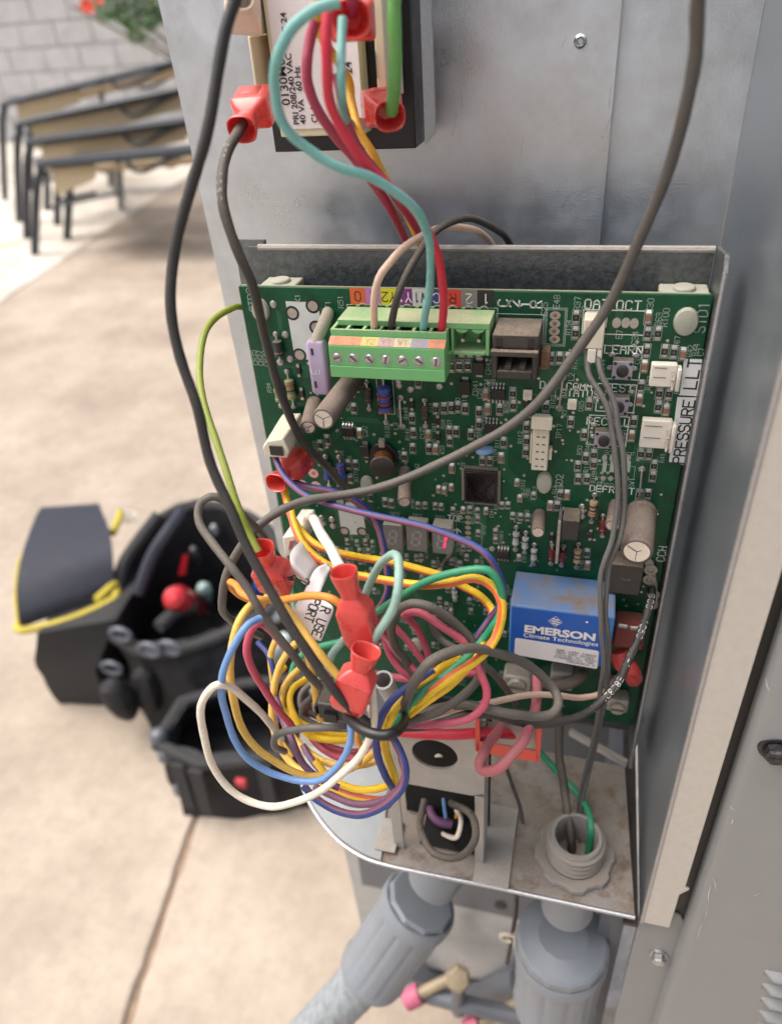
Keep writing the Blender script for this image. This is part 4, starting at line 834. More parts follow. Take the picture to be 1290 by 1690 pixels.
# RJ jack
dd = 15; a, c = W(812, 552, dd), W(885, 628, dd); y0 = -dd / 1000; b = MB()
jx0, jx1, jz0, jz1 = a.x, c.x, c.z, a.z; wth = .0016
b.box(Vector((jx0, y0, jz1 - .0045)), Vector((jx1, -.0003, jz1))); b.box(Vector((jx0, y0, jz0)), Vector((jx0 + .0016, -.0003, jz1 - .0045))); b.box(Vector((jx1 - .0016, y0, jz0)), Vector((jx1, -.0003, jz1 - .0045))); b.box(Vector((jx0 + .0016, y0, jz0)), Vector((jx1 - .0016, -.0003, jz0 + .0028)))
b.box(Vector((jx0 + .0016, -.004, jz0 + .0028)), Vector((jx1 - .0016, -.0004, jz1 - .0045)))
jk = part('modular_jack', b, blk_d, board, .0003)
b = MB(); b.box(Vector((jx0 - .0003, y0 - .0022, jz1 - .0062)), Vector((jx1 + .0002, y0 - .0001, jz1 - .0045))); part('front_ledge', b, blk_d, jk, .0002)
for s in (.004, -.0055):
    xx = jx0 + s if s > 0 else jx1 + s; b = MB(); b.box(Vector((xx, y0 + .0003, jz0 + .0028)), Vector((xx + .0018, -.005, jz0 + .0042))); part('latch_step', b, blk_d, jk)
b = MB(); b.box(Vector((jx0 + .0012, y0 - .0001, jz1 - .0042)), Vector((jx0 + .0032, y0 + .0001, jz1 - .0012))); b.box(Vector((jx1 - .0032, y0 - .0001, jz1 - .0042)), Vector((jx1 - .0012, y0 + .0001, jz1 - .0012))); part('slot', b, glossy, jk)
b = MB(); b.box(Vector((jx1 + .0002, -.006, jz0)), Vector((jx1 + .0030, -.0003, jz0 + .0060))); b.box(Vector((jx0 + .006, -.004, jz0 - .0012)), Vector((jx1 + .003, -.0003, jz0 - .0001))); part('flux_residue', b, rust, jk, .0005)
# white connectors
def wbox(name, tlp_, brp, dd, m=white_p, bev=.0004, z=0.0003):
    a, c = W(*tlp_, dd), W(*brp, dd); b = MB(); b.box(Vector((a.x, -dd / 1000, c.z)), Vector((c.x, -z, a.z))); return part(name, b, m, board, bev), a, c
o, a, c = wbox('sensor_connector', (963, 527), (994, 577), 7, cream_p)
b = MB(); b.box(Vector((a.x + .002, -.0072, c.z - .0045)), Vector((a.x + .0045, -.002, c.z - .0001))); b.box(Vector((c.x - .0016, -.0068, c.z - .0050)), Vector((c.x - .0002, -.001, c.z - .0001))); part('latch', b, white_p, o, .0002)
for (q0, q1) in (((1075, 601), (1112, 640)), ((1060, 693), (1102, 742))):
    o, a, c = wbox('pin_header', q0, q1, 3.2)
    b = MB(); b.box(Vector((c.x + .0001, -.0042, c.z - .001)), Vector((c.x + .0014, -.0003, a.z - .001))); part('header_wall', b, white_p, o, .0004)
    for k in range(2):
        zz = a.z - (a.z - c.z) * (.32 + .42 * k); b = MB(); x = c.x - .0012; b.tube([Vector((x, -.003, zz)), Vector((x, -.0080, zz)), Vector((x - .0002, -.0088, zz - .0004))], .0005, 4); part('pin', b, tin_d, o)
        b = MB(); b.box(Vector((a.x + .001, -.00335, zz + .0012)), Vector((c.x - .003, -.00325, zz + .0014))); part('seam', b, markm, o)
o, a, c = wbox('test_header', (880, 690), (902, 778), 4.2, cream_p)
b = MB(); b.box(Vector((a.x - .0006, -.0060, a.z - .0035)), Vector((c.x + .0008, -.0043, a.z + .0012))); part('header_wall', b, cream_p, o, .0003)
b = MB(); b.box(Vector((c.x + .0001, -.003, c.z + .004)), Vector((c.x + .0012, -.0004, c.z + .0085))); b.box(Vector((a.x - .0008, -.003, c.z + .002)), Vector((a.x - .0001, -.0004, c.z + .014))); part('latch', b, cream_p, o, .0002)
for k in range(6):
    for s in (.33, .68):
        b = MB(); zz = a.z - (a.z - c.z) * (.2 + .142 * k); xx = a.x + (c.x - a.x) * s; b.box(Vector((xx - .0005, -.0044, zz - .0002)), Vector((xx + .0005, -.00418, zz + .0002))); part('slot', b, markm, o)
# power transistor, black relay
a, c = W(928, 858, 9), W(953, 893, 9); b = MB(); b.box(Vector((a.x, -.009, c.z)), Vector((c.x, -.0006, a.z))); o = part('power_transistor', b, blk_d, board, .0003)
b = MB(); b.box(Vector((a.x - .0016, -.0085, c.z - .012)), Vector((a.x - .0004, -.0006, a.z - .001))); part('heat_tab', b, tin, o, .0002)
b = MB()
for k in range(3): b.ball(P(*F('a', 515, 585 + k * 35)), .0013, 8, sc=(1, .5, 1))
part('solder_joint', b, tin, o)
a, c = W(1008, 930, 9), W(1054, 984, 9); b = MB(); b.box(Vector((a.x, -.009, c.z)), Vector((c.x, -.0004, a.z))); o = part('black_relay', b, blk_d, board, .0004)
b = MB(); q = W(1033, 955, 9); b.tube([q + Vector((math.cos(t) * .0014, -.0001, math.sin(t) * .0007)) for t in [math.pi + k * .35 for k in range(10)]], .0002, 5); part('moulded_mark', b, markm, o)
for k, q in enumerate(((1073, 937), (1071, 953), (1077, 978))):
    b = MB(); b.lathe(P(*q) + Y * -.0008, -Y, [(0, .0024), (.0007, .0024), (.0007, .0012), (.0002, .0012)], 16, caps=False); part('solder_joint', b, tin_d, board)
b = MB(); pts_ = [P(1060, 905), P(1078, 925), P(1084, 960), P(1086, 1000), P(1074, 1005), P(1070, 975), P(1064, 940)]; b.prism([p + Y * -.0003 for p in pts_][::-1], (0, -.0008, 0)); part('potting_bead', b, tin_d, board, .0003)
# blue Emerson relay
df = depth((853, 941), (841, 998), 60); print('relay depth', df)
A = W(841, 998, df); Bq = W(1015, 1019, df); C0 = W(839, 1080, df); yb = -df / 1000; x0, x1, z1, z0 = A.x, Bq.x, A.z, C0.z
b = MB(); b.box(Vector((x0, yb, z0)), Vector((x1, -.0005, z1))); rel = part('relay', b, blue_p, board, .0007)
b = MB(); m_ = .0010; b.box(Vector((x0 + m_, yb - .00015, z0 + .0005)), Vector((x1 - .0022, yb - .00003, z1 - .0010))); part('relay_label', b, blue_l, rel)
cxr = (x0 + x1) / 2 - .0006; hh = z1 - z0
wt = mat('label_white', (.75, .75, .75), .5, var=.01)
def onface(px, py): q = W(px, py, df); return Vector((q.x, yb - .0003, q.z))
o_ = onface(864, 1041.5); btext('printed_word', 'EMERSON', o_, X, Z, .0050, wt, rel, bold=.00022, sx=1.20)
o_ = onface(863, 1049.8); btext('printed_word', 'Climate Technologies', o_, X, Z, .0029, wt, rel, bold=.00004, sx=1.10)
c = onface(916, 1025); b = MB()
for k in range(3):
    zz = c.z + (k - 1) * .0011; wd_ = .0030 - abs(k - 1) * .0010; sl_ = .0005
    b.quad(Vector((c.x - wd_ / 2 - sl_, c.y, zz)), Vector((c.x + wd_ / 2 - sl_ + .0004, c.y, zz - .0006)), Vector((c.x + wd_ / 2 + .0006, c.y, zz - .0001)), Vector((c.x - wd_ / 2 - sl_ + .0006, c.y, zz + .0005)))
for s1, s2 in (((-.0026, 0), (0, .0026)), ((0, .0026), (.0026, 0)), ((.0026, 0), (0, -.0026)), ((0, -.0026), (-.0026, 0))):
    p = c + Vector((s1[0], 0, s1[1])); q = c + Vector((s2[0], 0, s2[1])); dv = (q - p).normalized(); n_ = Vector((-dv.z, 0, dv.x)) * .00009; b.quad(p - n_, q - n_, q + n_, p + n_)
part('emblem', b, wt, rel)
b = MB(); c = onface(968, 1026); b.quad(*[c + Vector((math.cos(k * .523) * .0005, 0, math.sin(k * .523) * .0005)) for k in range(12)]); part('printed_dot', b, wt, rel)
# white sticker
sx0, sx1 = onface(848, 1065).x, onface(988, 1080).x; sz1 = onface(850, 1049).z - .0001; q0 = onface(850, 1050); q1 = onface(988, 1071); hS = onface(848, 1080).z
b = MB(); zt0, zb0 = onface(850, 1051).z, onface(848, 1080).z; r_ = .0008; pts_ = []
for (ccx, ccz, a0) in ((sx1 - r_, zt0 - r_, 0), (sx0 + r_, zt0 - r_, 90), (sx0 + r_, zb0 + r_, 180), (sx1 - r_, zb0 + r_, 270)):
    for k in range(5): t = R_(a0 + k * 22.5); pts_.append(Vector((ccx + r_ * math.cos(t), yb - .0004, ccz + r_ * math.sin(t))))
cn = [onface(988, 1073), onface(850, 1051), onface(848, 1079), onface(985, 1103)]; pts_ = []
for k in range(4):
    p_, a_, n_ = cn[k], cn[k - 1], cn[(k + 1) % 4]; e1_ = (a_ - p_).normalized() * r_; e2_ = (n_ - p_).normalized() * r_
    for t in (0, .3, .7, 1): pts_.append(p_ + e1_ * (1 - t) ** 1.6 + e2_ * t ** 1.6 + Vector((0, -.0001, 0)))
b.quad(*pts_); part('sticker', b, mat('sticker_white', (.72, .71, .72), .55, var=.02), rel)
b = MB(); 
for k, s in enumerate(('X PCBDR2BX', 'SRL C210808923', 'MADE IN MEXICO', '49C25 289 6281', '80662 0667 865')):
    h = .00082; u = (cn[2] - cn[3]).normalized(); v = u.cross(Y); v = -Z if v.z > 0 else v; q_ = cn[3] + u * (.0012 + .0006 * (k % 2)) + Z * (.0020 + k * .00132); stroke(b, s, Vector((q_.x, yb - .0006, q_.z)), u, v, h, .00013, adv=1.45, cwf=.9)
part('printed_lines', b, ink, rel)
# print for transformer sticker etc. handled there
# lugs and ceramic piece under the relay
def lug(px, py, dd, r=.0042):
    c = W(px, py, dd); b = MB(); b.box(c + Vector((-r * 1.5, .0, -r * 1.1)), c + Vector((r * 1.4, dd / 1000 - .0003, r * 1.1))); o = part('screw_terminal', b, tin_d, board, .0012)
    b = MB(); b.lathe(c, -Y, [(0, r), (.001, r), (.0016, r * .9), (.0016, r * .2)], 24); part('screw', b, tin_d, o)
    b = MB(); b.box(c + Vector((-r * .85, -.0020, -r * .14)), c + Vector((r * .85, -.00165, r * .14))); part('screw_slot', b, markm, o)
lug(853, 1131, 9); lug(1018, 1167, 8, .0032); lug(1010, 1132, 5, .0025)
b = MB(); b.tube(spline([W(880, 1115, 4), W(905, 1128, 8), W(935, 1128, 10), W(955, 1118, 8), W(962, 1112, 3)]), [.0026] * 33, 12); part('dusty_lead', b, cap_m, board)
b = MB(); b.box(W(908, 1108, 8), W(945, 1125, 2)); part('ceramic_block', b, galv_dusty, board, .001)
# red-brown relay with red lug
a, c = W(1014, 1032, 10), W(1060, 1075, 10); b = MB(); b.box(Vector((a.x, -.010, c.z)), Vector((c.x, -.0004, a.z))); o = part('red_terminal_block', b, mat('oxide_red', (.20, .025, .02), .5, dust=.5), board, .001)
b = MB(); b.tube(spline([W(1020, 1075, 9), W(1026, 1095, 11), W(1040, 1105, 11), W(1045, 1120, 8)]), .0035, 10); part('insulated_lug', b, red_v, o)
b = MB(); b.tube([W(1020, 1032, 10), W(1034, 1034, 10)], .0009, 8); b.tube([W(1040, 1036, 10), W(1054, 1037, 10)], .0009, 8); part('pin', b, tin, o)

# green header soldered on the board
hx0, hx1 = P(575, 505).x, P(817, 512).x; hz1 = P(700, 508).z; dh = .0125; hz0 = hz1 - .0105
b = MB(); b.box((hx0, -dh, hz1 - .0020), (hx1, -.0003, hz1)); xc = W(746, 540, 12.5).x
b.box((hx0, -.0045, hz0), (hx1, -.0004, hz1 - .0021)); b.box((hx1 - .0012, -dh, hz0), (hx1, -.0046, hz1 - .0021)); b.box((xc - .0005, -dh, hz0), (xc + .0003, -.0046, hz1 - .0021)); b.box((hx0, -dh, hz0), (hx1 - .0013, -.0046, hz0 + .0010))
hd = part('terminal_header', b, green_t, board, .0002)
pitch = .00508
for k in range(9):
    cxh = hx1 - .0036 - k * pitch
    b = MB(); b.prism([Vector((cxh + math.cos(t) * .0019, -dh - .0001, hz1 - .0021 - math.sin(t) * .0011)) for t in [math.pi * q / 8 for q in range(9)]], (0, .003, 0))
    if k < 2: part('key_arch', b, green_b, hd)
    b = MB(); b.cyl(Vector((cxh, -.0046, hz1 - .0062)), Vector((cxh, -.0112, hz1 - .0062)), .0006, n=8)
    if k < 2: part('pin', b, tin, hd)
    b = MB(); b.tube([Vector((cxh + math.cos(t) * .0012, -.0002, hz1 + .0002 + math.sin(t) * .0009)) for t in [math.pi * q / 8 for q in range(9)]], .00018, 5); part('pin_ring', b, silk_dim, hd)
    b = MB(); b.box((cxh - .0022, -.0006 - .0002, hz1 + .00002), (cxh - .0010, -.0003, hz1 + .0007)); part('rib', b, green_t, hd)
# pluggable seven-way terminal
dp = 20; fa, fb, fc = W(541, 570, dp), W(733, 577, dp), W(541, 622, dp); yp = -dp / 1000; px0, px1 = fa.x, fb.x; zf1, zf0 = fa.z, fc.z
plug = thing('terminal_plug', 'light green seven-way screw terminal plug pushed into the header on the circuit board', 'terminal block', ((px0 + px1) / 2, yp, zf0))
q = W(547, 554, 16.5); zs1 = q.z; ys = -.0165; q2 = W(556, 534, 9.5); 
print('plug', px0, px1, zf0, zf1, zs1, q2.z)
zt2 = zs1 + .0006
b = MB(); b.prism([Vector((px0, yy, zz)) for yy, zz in ((yp, zf0), (yp, zf1), (ys, zs1), (ys + .0012, zs1), (-.0065, zs1 - .0002), (-.0065, zf0 + .004), (-.0128, zf0))], (px1 - px0, 0, 0)); part('plug_body', b, green_b, plug, .00025, ang=20)
nn = 7; pw = (px1 - px0) / nn
b = MB(); b.box((px0, yp - .0004, zf0 + .0003), (px1, yp - .0001, zf0 + .0042)); part('lower_ledge', b, green_b, plug, .0002)
tops = MB(); y0_, y1_ = ys + .0010, -.0066
tops.box((px0, y0_ - .0008, zs1 - .0001), (px1, y0_, zs1 + .0022)); tops.box((px0, y1_ - .0002, zs1 - .0001), (px1, y1_ + .0008, zs1 + .0022))
part('slot_rim', tops, green_t, plug, .0002)
for k in range(nn + 1):
    x = px0 + pw * k; x = min(max(x, px0 + .0005), px1 - .0005); b = MB(); b.box((x - .0005, y0_ + .0001, zs1 - .0001), (x + .0005, y1_ - .0003, zs1 + .0021)); part('divider', b, green_t, plug)
for k in range(nn):
    x = px0 + pw * (k + .5); b = MB(); b.box((x - pw * .36, y0_ + .0004, zs1 - .0002), (x + pw * .36, y1_ - .0006, zs1 + .0002)); part('wire_slot', b, mat('slot_shadow_green', (.03, .12, .05), .6) if k != 4 else rust, plug)
    nv = Vector((0, (zs1 - zf1), -(ys - yp) * -1))
    x0_, x1_ = px0 + pw * k, px0 + pw * (k + 1); cc_ = [(.62, .20, .12), (.60, .20, .10), (.58, .50, .14), (.42, .28, .30), (.55, .50, .34), (.26, .26, .36), (.62, .18, .12)][k]
    pa_, pb_ = Vector((0, yp, zf1)), Vector((0, ys, zs1)); nrm = Vector((0, -(zs1 - zf1), (ys - yp) * 1)).normalized(); nrm = Vector((0, -abs(nrm.y), abs(nrm.z))) * .0002
    p0_, p1_ = pa_.lerp(pb_, .06), pa_.lerp(pb_, .94)
    b = MB(); b.quad(Vector((x0_, 0, 0)) + p0_ + nrm, Vector((x1_, 0, 0)) + p0_ + nrm, Vector((x1_, 0, 0)) + p1_ + nrm, Vector((x0_, 0, 0)) + p1_ + nrm); st = part('colour_label', b, mat('faded_label_%s' % 'abcdefg'[k], cc_, .8, var=.25, vscale=1500, dust=.45, dcol=(.50, .36, .22)), plug)
    s = ('O', 'L', 'Y2', 'Y1', 'W1', 'C', 'R')[k]; b = MB(); dv = (p1_ - p0_).normalized(); mid = (p0_ + p1_) / 2 + nrm * 1.5 + Vector(((x0_ + x1_) / 2, 0, 0)); hL = (p1_ - p0_).length * .62
    stroke(b, s, mid - X * hL * .31 * (1 if len(s) == 1 else 2.2) - dv * hL / 2, X, dv, hL, .00022); part('printed_letter', b, mat('faded_ink', (.40, .26, .18), .8), st)
    c = Vector((x, yp, W(551 + 28 * k, 590 + k * 1.2, dp).z)); b = MB(); b.lathe(c, -Y, [(.0001, .0019), (.0001, .0016), (-.0006, .0016)], 24, caps=False); b.lathe(c + Y * .0002, -Y, [(-.001, .00155), (.0003, .0015), (.0005, .0013)], 24); sc = part('screw', b, screw_m, plug)
    t = (.3, -.75, -.9 + .1, 1.35, .55, -.6, 1.5)[k]; dv = Vector((math.cos(t), 0, math.sin(t))); n_ = Vector((-dv.z, 0, dv.x)); b = MB(); yy = Y * -.0006
    b.quad(*[c + yy + dv * a_ * .0013 + n_ * b_ * .00026 for a_, b_ in ((-1, -1), (1, -1), (1, 1), (-1, 1))]); part('screw_slot', b, markm, sc)
# ================================================================== TRANSFORMER
tf = thing('transformer', 'black-cored transformer with cream bobbin and white rating label on the back panel above the board', 'transformer', W(560, 240, -45))
def TB(name, a, c, d0, d1, m, par=None, bev=.0004):   # block whose front shows between two pixels
    p, q = W(*a, d1), W(*c, d1); b = MB(); b.box(Vector((p.x, -d1 / 1000, q.z)), Vector((q.x, -d0 / 1000, p.z))); return part(name, b, m, par or tf, bev)
TB('core', (402, -120), (686, 245), -52, -33, core_m)
p, q = W(686, -120, -33), W(686, 240, -33); b = MB(); b.hexa([Vector((p.x + .0002, .034, q.z)), Vector((p.x + .0035, .036, q.z + .003)), Vector((p.x + .0030, .036, p.z)), Vector((p.x + .0002, .034, p.z))], [Vector((p.x + .0002, .040, q.z)), Vector((p.x + .0028, .040, q.z + .003)), Vector((p.x + .0028, .040, p.z)), Vector((p.x + .0002, .040, p.z))]); part('end_bell', b, galv, tf)
TB('bobbin', (417, -120), (602, 222), -32.5, -24, bobbin); TB('bobbin_flange', (605, -120), (640, 168), -32.5, -12, bobbin); TB('bobbin_flange', (392, -120), (408, 60), -32.5, -16, bobbin)
TB('bobbin_rib', (408, 60), (428, 165), -32.5, -18, bobbin); TB('bobbin_rib', (618, 84), (622, 130), -12, -11.6, core_m)
lb = TB('rating_label', (424, -120), (600, 209), -23.9, -23.6, paper, bev=0)
def tlab(s, q, h, wd, bold=False):
    p = W(*q, -23.4); b = MB(); 
    if bold: btext('printed_line', s, p, Z, -X, h, ink, lb, bold=.00005)
    else: stroke(b, s, p, Z, -X, h, wd, adv=1.28); part('printed_line', b, ink, lb)
tlab('TCM', (455, 200), .0036, 0, True); tlab('0130M0', (479, 174), .0040, 0, True); tlab('PRI 208/240 VAC   SEC 24', (494, 206), .0028, 0, True); tlab('40 VA   60 Hz', (505, 205), .0028, 0, True); tlab('CLASS B', (524, 203), .0028, 0, True)
tlab('1204', (432, 32), .0028, 0, True); tlab('24', (581, 122), .0034, 0, True)
b = MB(); b.box(W(600, 175, -10), W(622, 200, -22)); b.cyl(W(598, 168, -8), W(612, 176, -8), .0016, n=12); b.cyl(W(596, 204, -8), W(596, 204, -4), .0018, n=12); part('terminal_bracket', b, tin, tf, .0004)

# ================================================================== WIRES
WC = {}
def wm_(name, col, dust=.35, rough=.45, dc=(.20, .165, .13)): return mat(name, col, rough, var=.10, vscale=700, bump=.12, bscale=1500, dust=dust, dcol=dc)
BK = wm_('wire_black', (.016, .016, .018), .28); BKD = wm_('wire_black_dusty', (.03, .028, .026), .9); GY = wm_('wire_grey', (.10, .098, .095), .35); GYD = wm_('wire_grey_dusty', (.078, .073, .067), .6, dc=(.22, .19, .155))
YE = wm_('wire_yellow', (.78, .50, .015), .12); AM = wm_('wire_amber', (.72, .46, .09), .18); ORG = wm_('wire_orange', (.72, .28, .04), .15); OS = wm_('stripe_orange', (.75, .14, .05), .2)
RD = wm_('wire_red', (.55, .02, .05), .12); CR = wm_('wire_crimson', (.33, .03, .07), .2); PK = wm_('wire_pink', (.52, .07, .13), .35, dc=(.30, .17, .15)); TE = wm_('wire_teal', (.16, .40, .38), .15, dc=(.30, .30, .24)); TEP = wm_('wire_pale_teal', (.25, .42, .36), .3, dc=(.32, .34, .28))
GR = wm_('wire_green', (.02, .26, .13), .2); GRL = wm_('wire_leaf_green', (.12, .33, .08), .15); OL = wm_('wire_olive', (.24, .30, .03), .25); WH = wm_('wire_white', (.70, .64, .54), .2, dc=(.50, .40, .28)); CM = wm_('wire_cream', (.74, .68, .56), .1); PKW = wm_('wire_beige', (.60, .43, .33), .35, dc=(.38, .28, .22))
BL_ = wm_('wire_blue', (.022, .045, .21), .25, dc=(.12, .12, .20)); PS = wm_('stripe_mauve', (.22, .07, .13), .25); LB = wm_('wire_light_blue', (.14, .28, .56), .15); PU = wm_('wire_purple', (.13, .04, .13), .3); WHT = wm_('wire_white_thick', (.72, .68, .60), .2, dc=(.55, .46, .36))
SCN = 0
def wire(label, m, w_, pts, stripe=None, sn=3, tw=60, ph=0, conn=None, group=None, name='wire', flat=None, ret=False):
    P3 = [W(float(a), float(b_), float(c)) for a, b_, c in (t.split(',') for t in pts.split())]
    if isinstance(w_, (int, float)):
        zm = sorted(PX(p)[2] for p in P3)[len(P3) // 2]; r = w_ * .44 * zm / FOC
    sp = spline(P3, 9)
    rj = random.Random(pts); A3 = [(rj.uniform(-1, 1), rj.uniform(-1, 1), rj.uniform(.02, .06), rj.uniform(0, 6)) for _ in range(4)]
    sp = [p + Vector((sum(a * math.sin(i * f_ * 6.28 + ph_) for a, b_, f_, ph_ in A3), sum(b_ * math.sin(i * f_ * 5.1 + ph_) for a, b_, f_, ph_ in A3), sum((a - b_) * .7 * math.sin(i * f_ * 5.7 + ph_) for a, b_, f_, ph_ in A3))) * .00016 for i, p in enumerate(sp)]
    # tiny irregularities of a hand-bent wire
    rw = random.Random(len(pts)); ph_ = rw.random() * 6
    base = min(P3, key=lambda p: p.z)
    t = thing(name, label, 'wire', base, group)
    mb = MB(); mb.tube(sp, [r * (1 + .02 * math.sin(i * .7 + 1) + .012 * math.sin(i * 1.9)) for i in range(len(sp))], 12, 0, stripe=sn if stripe else None, sm=1, twist=tw, phase=ph, flat=flat)
    part('insulation', mb, [m] + ([stripe] if stripe else []), t, ang=60)
    return (t, sp, r) if ret else t
def spade(parent, mouth, end, wd, name='spade_connector', m=red_v, up=None, scale=1.0):
    a, b_ = W(*mouth), W(*end); ax = (b_ - a); L = ax.length; ax.normalize(); u = (Vector(up) if up is not None else X); u = (u - ax * ax.dot(u)).normalized(); v = ax.cross(u)
    w = wd / 2 * PX((a + b_) / 2)[2] / FOC; N = 24
    def sec(t, rx, ry, e):
        out = []
        for k in range(N):
            q = 2 * math.pi * k / N + math.pi / N; c, s = math.cos(q), math.sin(q)
            out.append(a + ax * L * t + u * (math.copysign(abs(c) ** (2 / e), c) * rx * w) + v * (math.copysign(abs(s) ** (2 / e), s) * ry * w))
        return out
    mb = MB(); mb.loft([sec(.30, .40, .38, 2), sec(.12, .62, .56, 2.2), sec(.0, .78, .70, 2.4), sec(-.015, .84, .76, 2.6), sec(.0, .88, .80, 2.6), sec(.14, .76, .68, 2.6), sec(.24, .60, .54, 3), sec(.30, .56, .50, 4), sec(.36, .86, .70, 6), sec(.46, 1.12, .90, 9), sec(.84, 1.12, .90, 9), sec(.96, .96, .70, 7), sec(1.0, .86, .55, 6), sec(1.0, .5, .28, 6), sec(.93, .46, .25, 6)], caps=True)
    o = part(name, mb, m, parent, ang=20)
    mb = MB(); f_ = .5
    for s_ in (-1,):
        mb.loft([sec(.58, .62, .0, 8)[:1] * 0 or [a + ax * L * .58 + u * w * x + v * s_ * w * .925 for x in (-.5, .5)] + [a + ax * L * .80 + u * w * x + v * s_ * w * .925 for x in (.5, -.5)],
                 [a + ax * L * .62 + u * w * x * .8 + v * s_ * w * .99 for x in (-.5, .5)] + [a + ax * L * .77 + u * w * x * .8 + v * s_ * w * .99 for x in (.5, -.5)]])
    part('raised_panel', mb, m, o); return o

# --- long wires ---
t = wire('thick black wire sweeping down the far left in front of everything', BK, 20, '394,-30,50 386,5,50 372,60,52 345,200,58 315,310,62 287,420,66 281,500,70 298,590,74 328,680,78 350,770,82 385,850,86 418,925,90 462,1005,94 507,1072,97 552,1140,99 585,1175,98 612,1196,95')
t, sp2, r2w = wire('dusty black wire leaving the red connector beside the transformer and crossing the board edge', BKD, 17, '402,205,8 395,216,12 375,250,20 366,295,28 370,345,32 392,415,34 419,480,32 440,560,26 459,640,22 476,684,20 493,716,18 511,741,15 530,761,12 550,783,10 572,808,8 595,835,6 625,870,4', ret=True)
bk_w = t
spade(t, (399, 214, 12), (432, 158, -8), 56)
t = wire('long dark grey wire from the top right running diagonally across the board', GYD, 17, '1153,-20,45 1150,20,43 1146,100,40 1128,190,36 1098,290,30 1060,385,26 1012,487,22 962,565,22 905,645,24 850,695,26 790,733,28 720,768,30 645,798,33 575,815,36 510,826,42 465,842,48 428,866,52 402,896,56 383,929,58 371,960,60 366,988,60 370,1010,57 390,1030,50 430,1050,40')
wire('dusty grey wire looping over at the far left behind the long black one', GYD, 16, '470,935,30 430,880,50 400,850,60 376,830,64 350,820,66 330,834,68 330,864,72 353,899,76 383,936,80 406,968,82 424,1000,84 447,1033,84 480,1075,84 510,1115,82 545,1150,80 590,1180,80')
t = wire('olive green wire coming round the board edge down to a red connector', OL, 14, '402,506,-4 385,508,4 352,528,16 335,560,26 329,610,36 336,660,46 352,715,54 374,780,62 395,840,68 410,880,70 428,910,72')
spade(t, (430, 905, 72), (462, 972, 66), 50)
t = wire('teal wire from the transformer curving left and down into the terminal plug', TE, 19, '560,5,55 518,16,56 482,45,57 461,92,57 452,140,55 460,185,53 484,225,51 520,255,49 563,276,47 612,294,44 655,318,40 688,350,36 705,385,30 711,425,25 709,470,20 703,510,17 698,549,13')
wire('bright red wire dropping from the transformer into the right end of the terminal plug', RD, 19, '541,-25,45 541,20,48 539,70,50 540,120,50 545,165,48 561,210,46 592,258,43 636,303,39 682,342,34 706,380,29 721,420,25 729,465,21 731,510,17 728,552,13')
wire('dark crimson wire behind the teal one, running from the transformer to behind the tray', CR, 19, '525,20,25 512,60,26 508,100,28 511,145,28 528,190,26 556,230,22 591,269,16 626,314,8 650,356,-4 668,395,-18 690,440,-30')
wire('second dark red wire beside the crimson one, below the transformer', CR, 17, '556,120,20 566,180,20 590,240,18 622,285,14 656,330,4 684,372,-8 706,420,-20')
wire('golden yellow wire hanging from the transformer behind the red and teal wires', wm_('wire_gold', (.70, .38, .03), .15), 16, '524,-20,30 524,20,28 530,60,14 575,130,0 580,170,0 592,215,6 612,250,8 632,285,6 655,330,0 680,375,-8 698,415,-20')
t = wire('short pale teal wire ending in a crimped eyelet at the transformer terminal', TE, 17, '565,30,40 563,75,44 562,125,50 565,170,44 572,198,20 580,206,0')
t = wire('bright green wire dropping into the red connector at the transformer lower right', GRL, 26, '650,-30,15 651,40,16 652,100,16 650,145,15 645,185,10')
spade(t, (643, 192, 12), (622, 170, -14), 56)
t = wire('crimson wire plugged in the red connector at the top of the transformer', CR, 24, '575,-30,32 579,-5,32 582,22,26')
spade(t, (580, 32, 30), (584, 36, -6), 66)
t = wire('black wire stub with pale red connector at the top left of the transformer', BK, 18, '378,-60,10 385,-30,10 392,-12,8'); spade(t, (396, -8, 10), (404, 40, -8), 52, m=mat('clear_sleeve', (.70, .62, .52), .35, sss=.3, trans=.2))
wire('beige wire arching from the third terminal slot, back over the steel tray', PKW, 14, '617,550,13 617,505,16 626,458,17 647,428,14 676,402,8 706,384,0 740,374,-10 775,378,-18 800,390,-24 812,408,-28 818,450,-32')
wire('dark brown-grey wire arching from the fourth terminal slot over the tray edge', BKD, 14, '645,551,13 648,525,15 656,490,16 673,448,14 697,408,9 728,374,2 762,361,-6 795,366,-14 822,382,-20 840,400,-24 852,430,-30')
# sensor pair
wire('left grey wire of the pair falling from the cream sensor connector', GY, 10.5, '967,574,5 968,592,6 973,620,9 989,650,12 1004,682,15 1011,717,17 1015,749,19 1018,793,21 1018,840,23 1011,886,26 998,921,29 991,956,31 989,1000,33 992,1040,34 996,1074,34 994,1109,33 990,1140,30 985,1190,26 976,1235,20 964,1280,18 955,1330,20 949,1390,30 947,1440,36', group=None)
wire('right grey wire of the pair falling from the cream sensor connector', GY, 10.5, '983,574,5 984,590,6 991,612,9 1004,644,12 1016,681,15 1022,717,17 1027,749,19 1030,793,21 1030,840,22 1022,886,25 1009,921,27 1001,956,29 999,1000,31 1001,1040,32 1004,1074,31 1003,1109,29 998,1150,26 990,1195,22 980,1240,18 968,1285,18 960,1330,22 956,1390,32 952,1440,38')
wire('black wire dropping straight from the board bottom into the conduit end', BKD, 16, '918,1160,8 922,1200,12 923,1250,16 930,1300,22 937,1345,30 942,1390,36 944,1440,38')
t = wire('emerald wire slipping into the conduit end on its right side', GR, 13, '880,1232,2 905,1258,4 930,1285,8 955,1312,16 970,1338,26 975,1365,34 972,1395,36 964,1440,38')
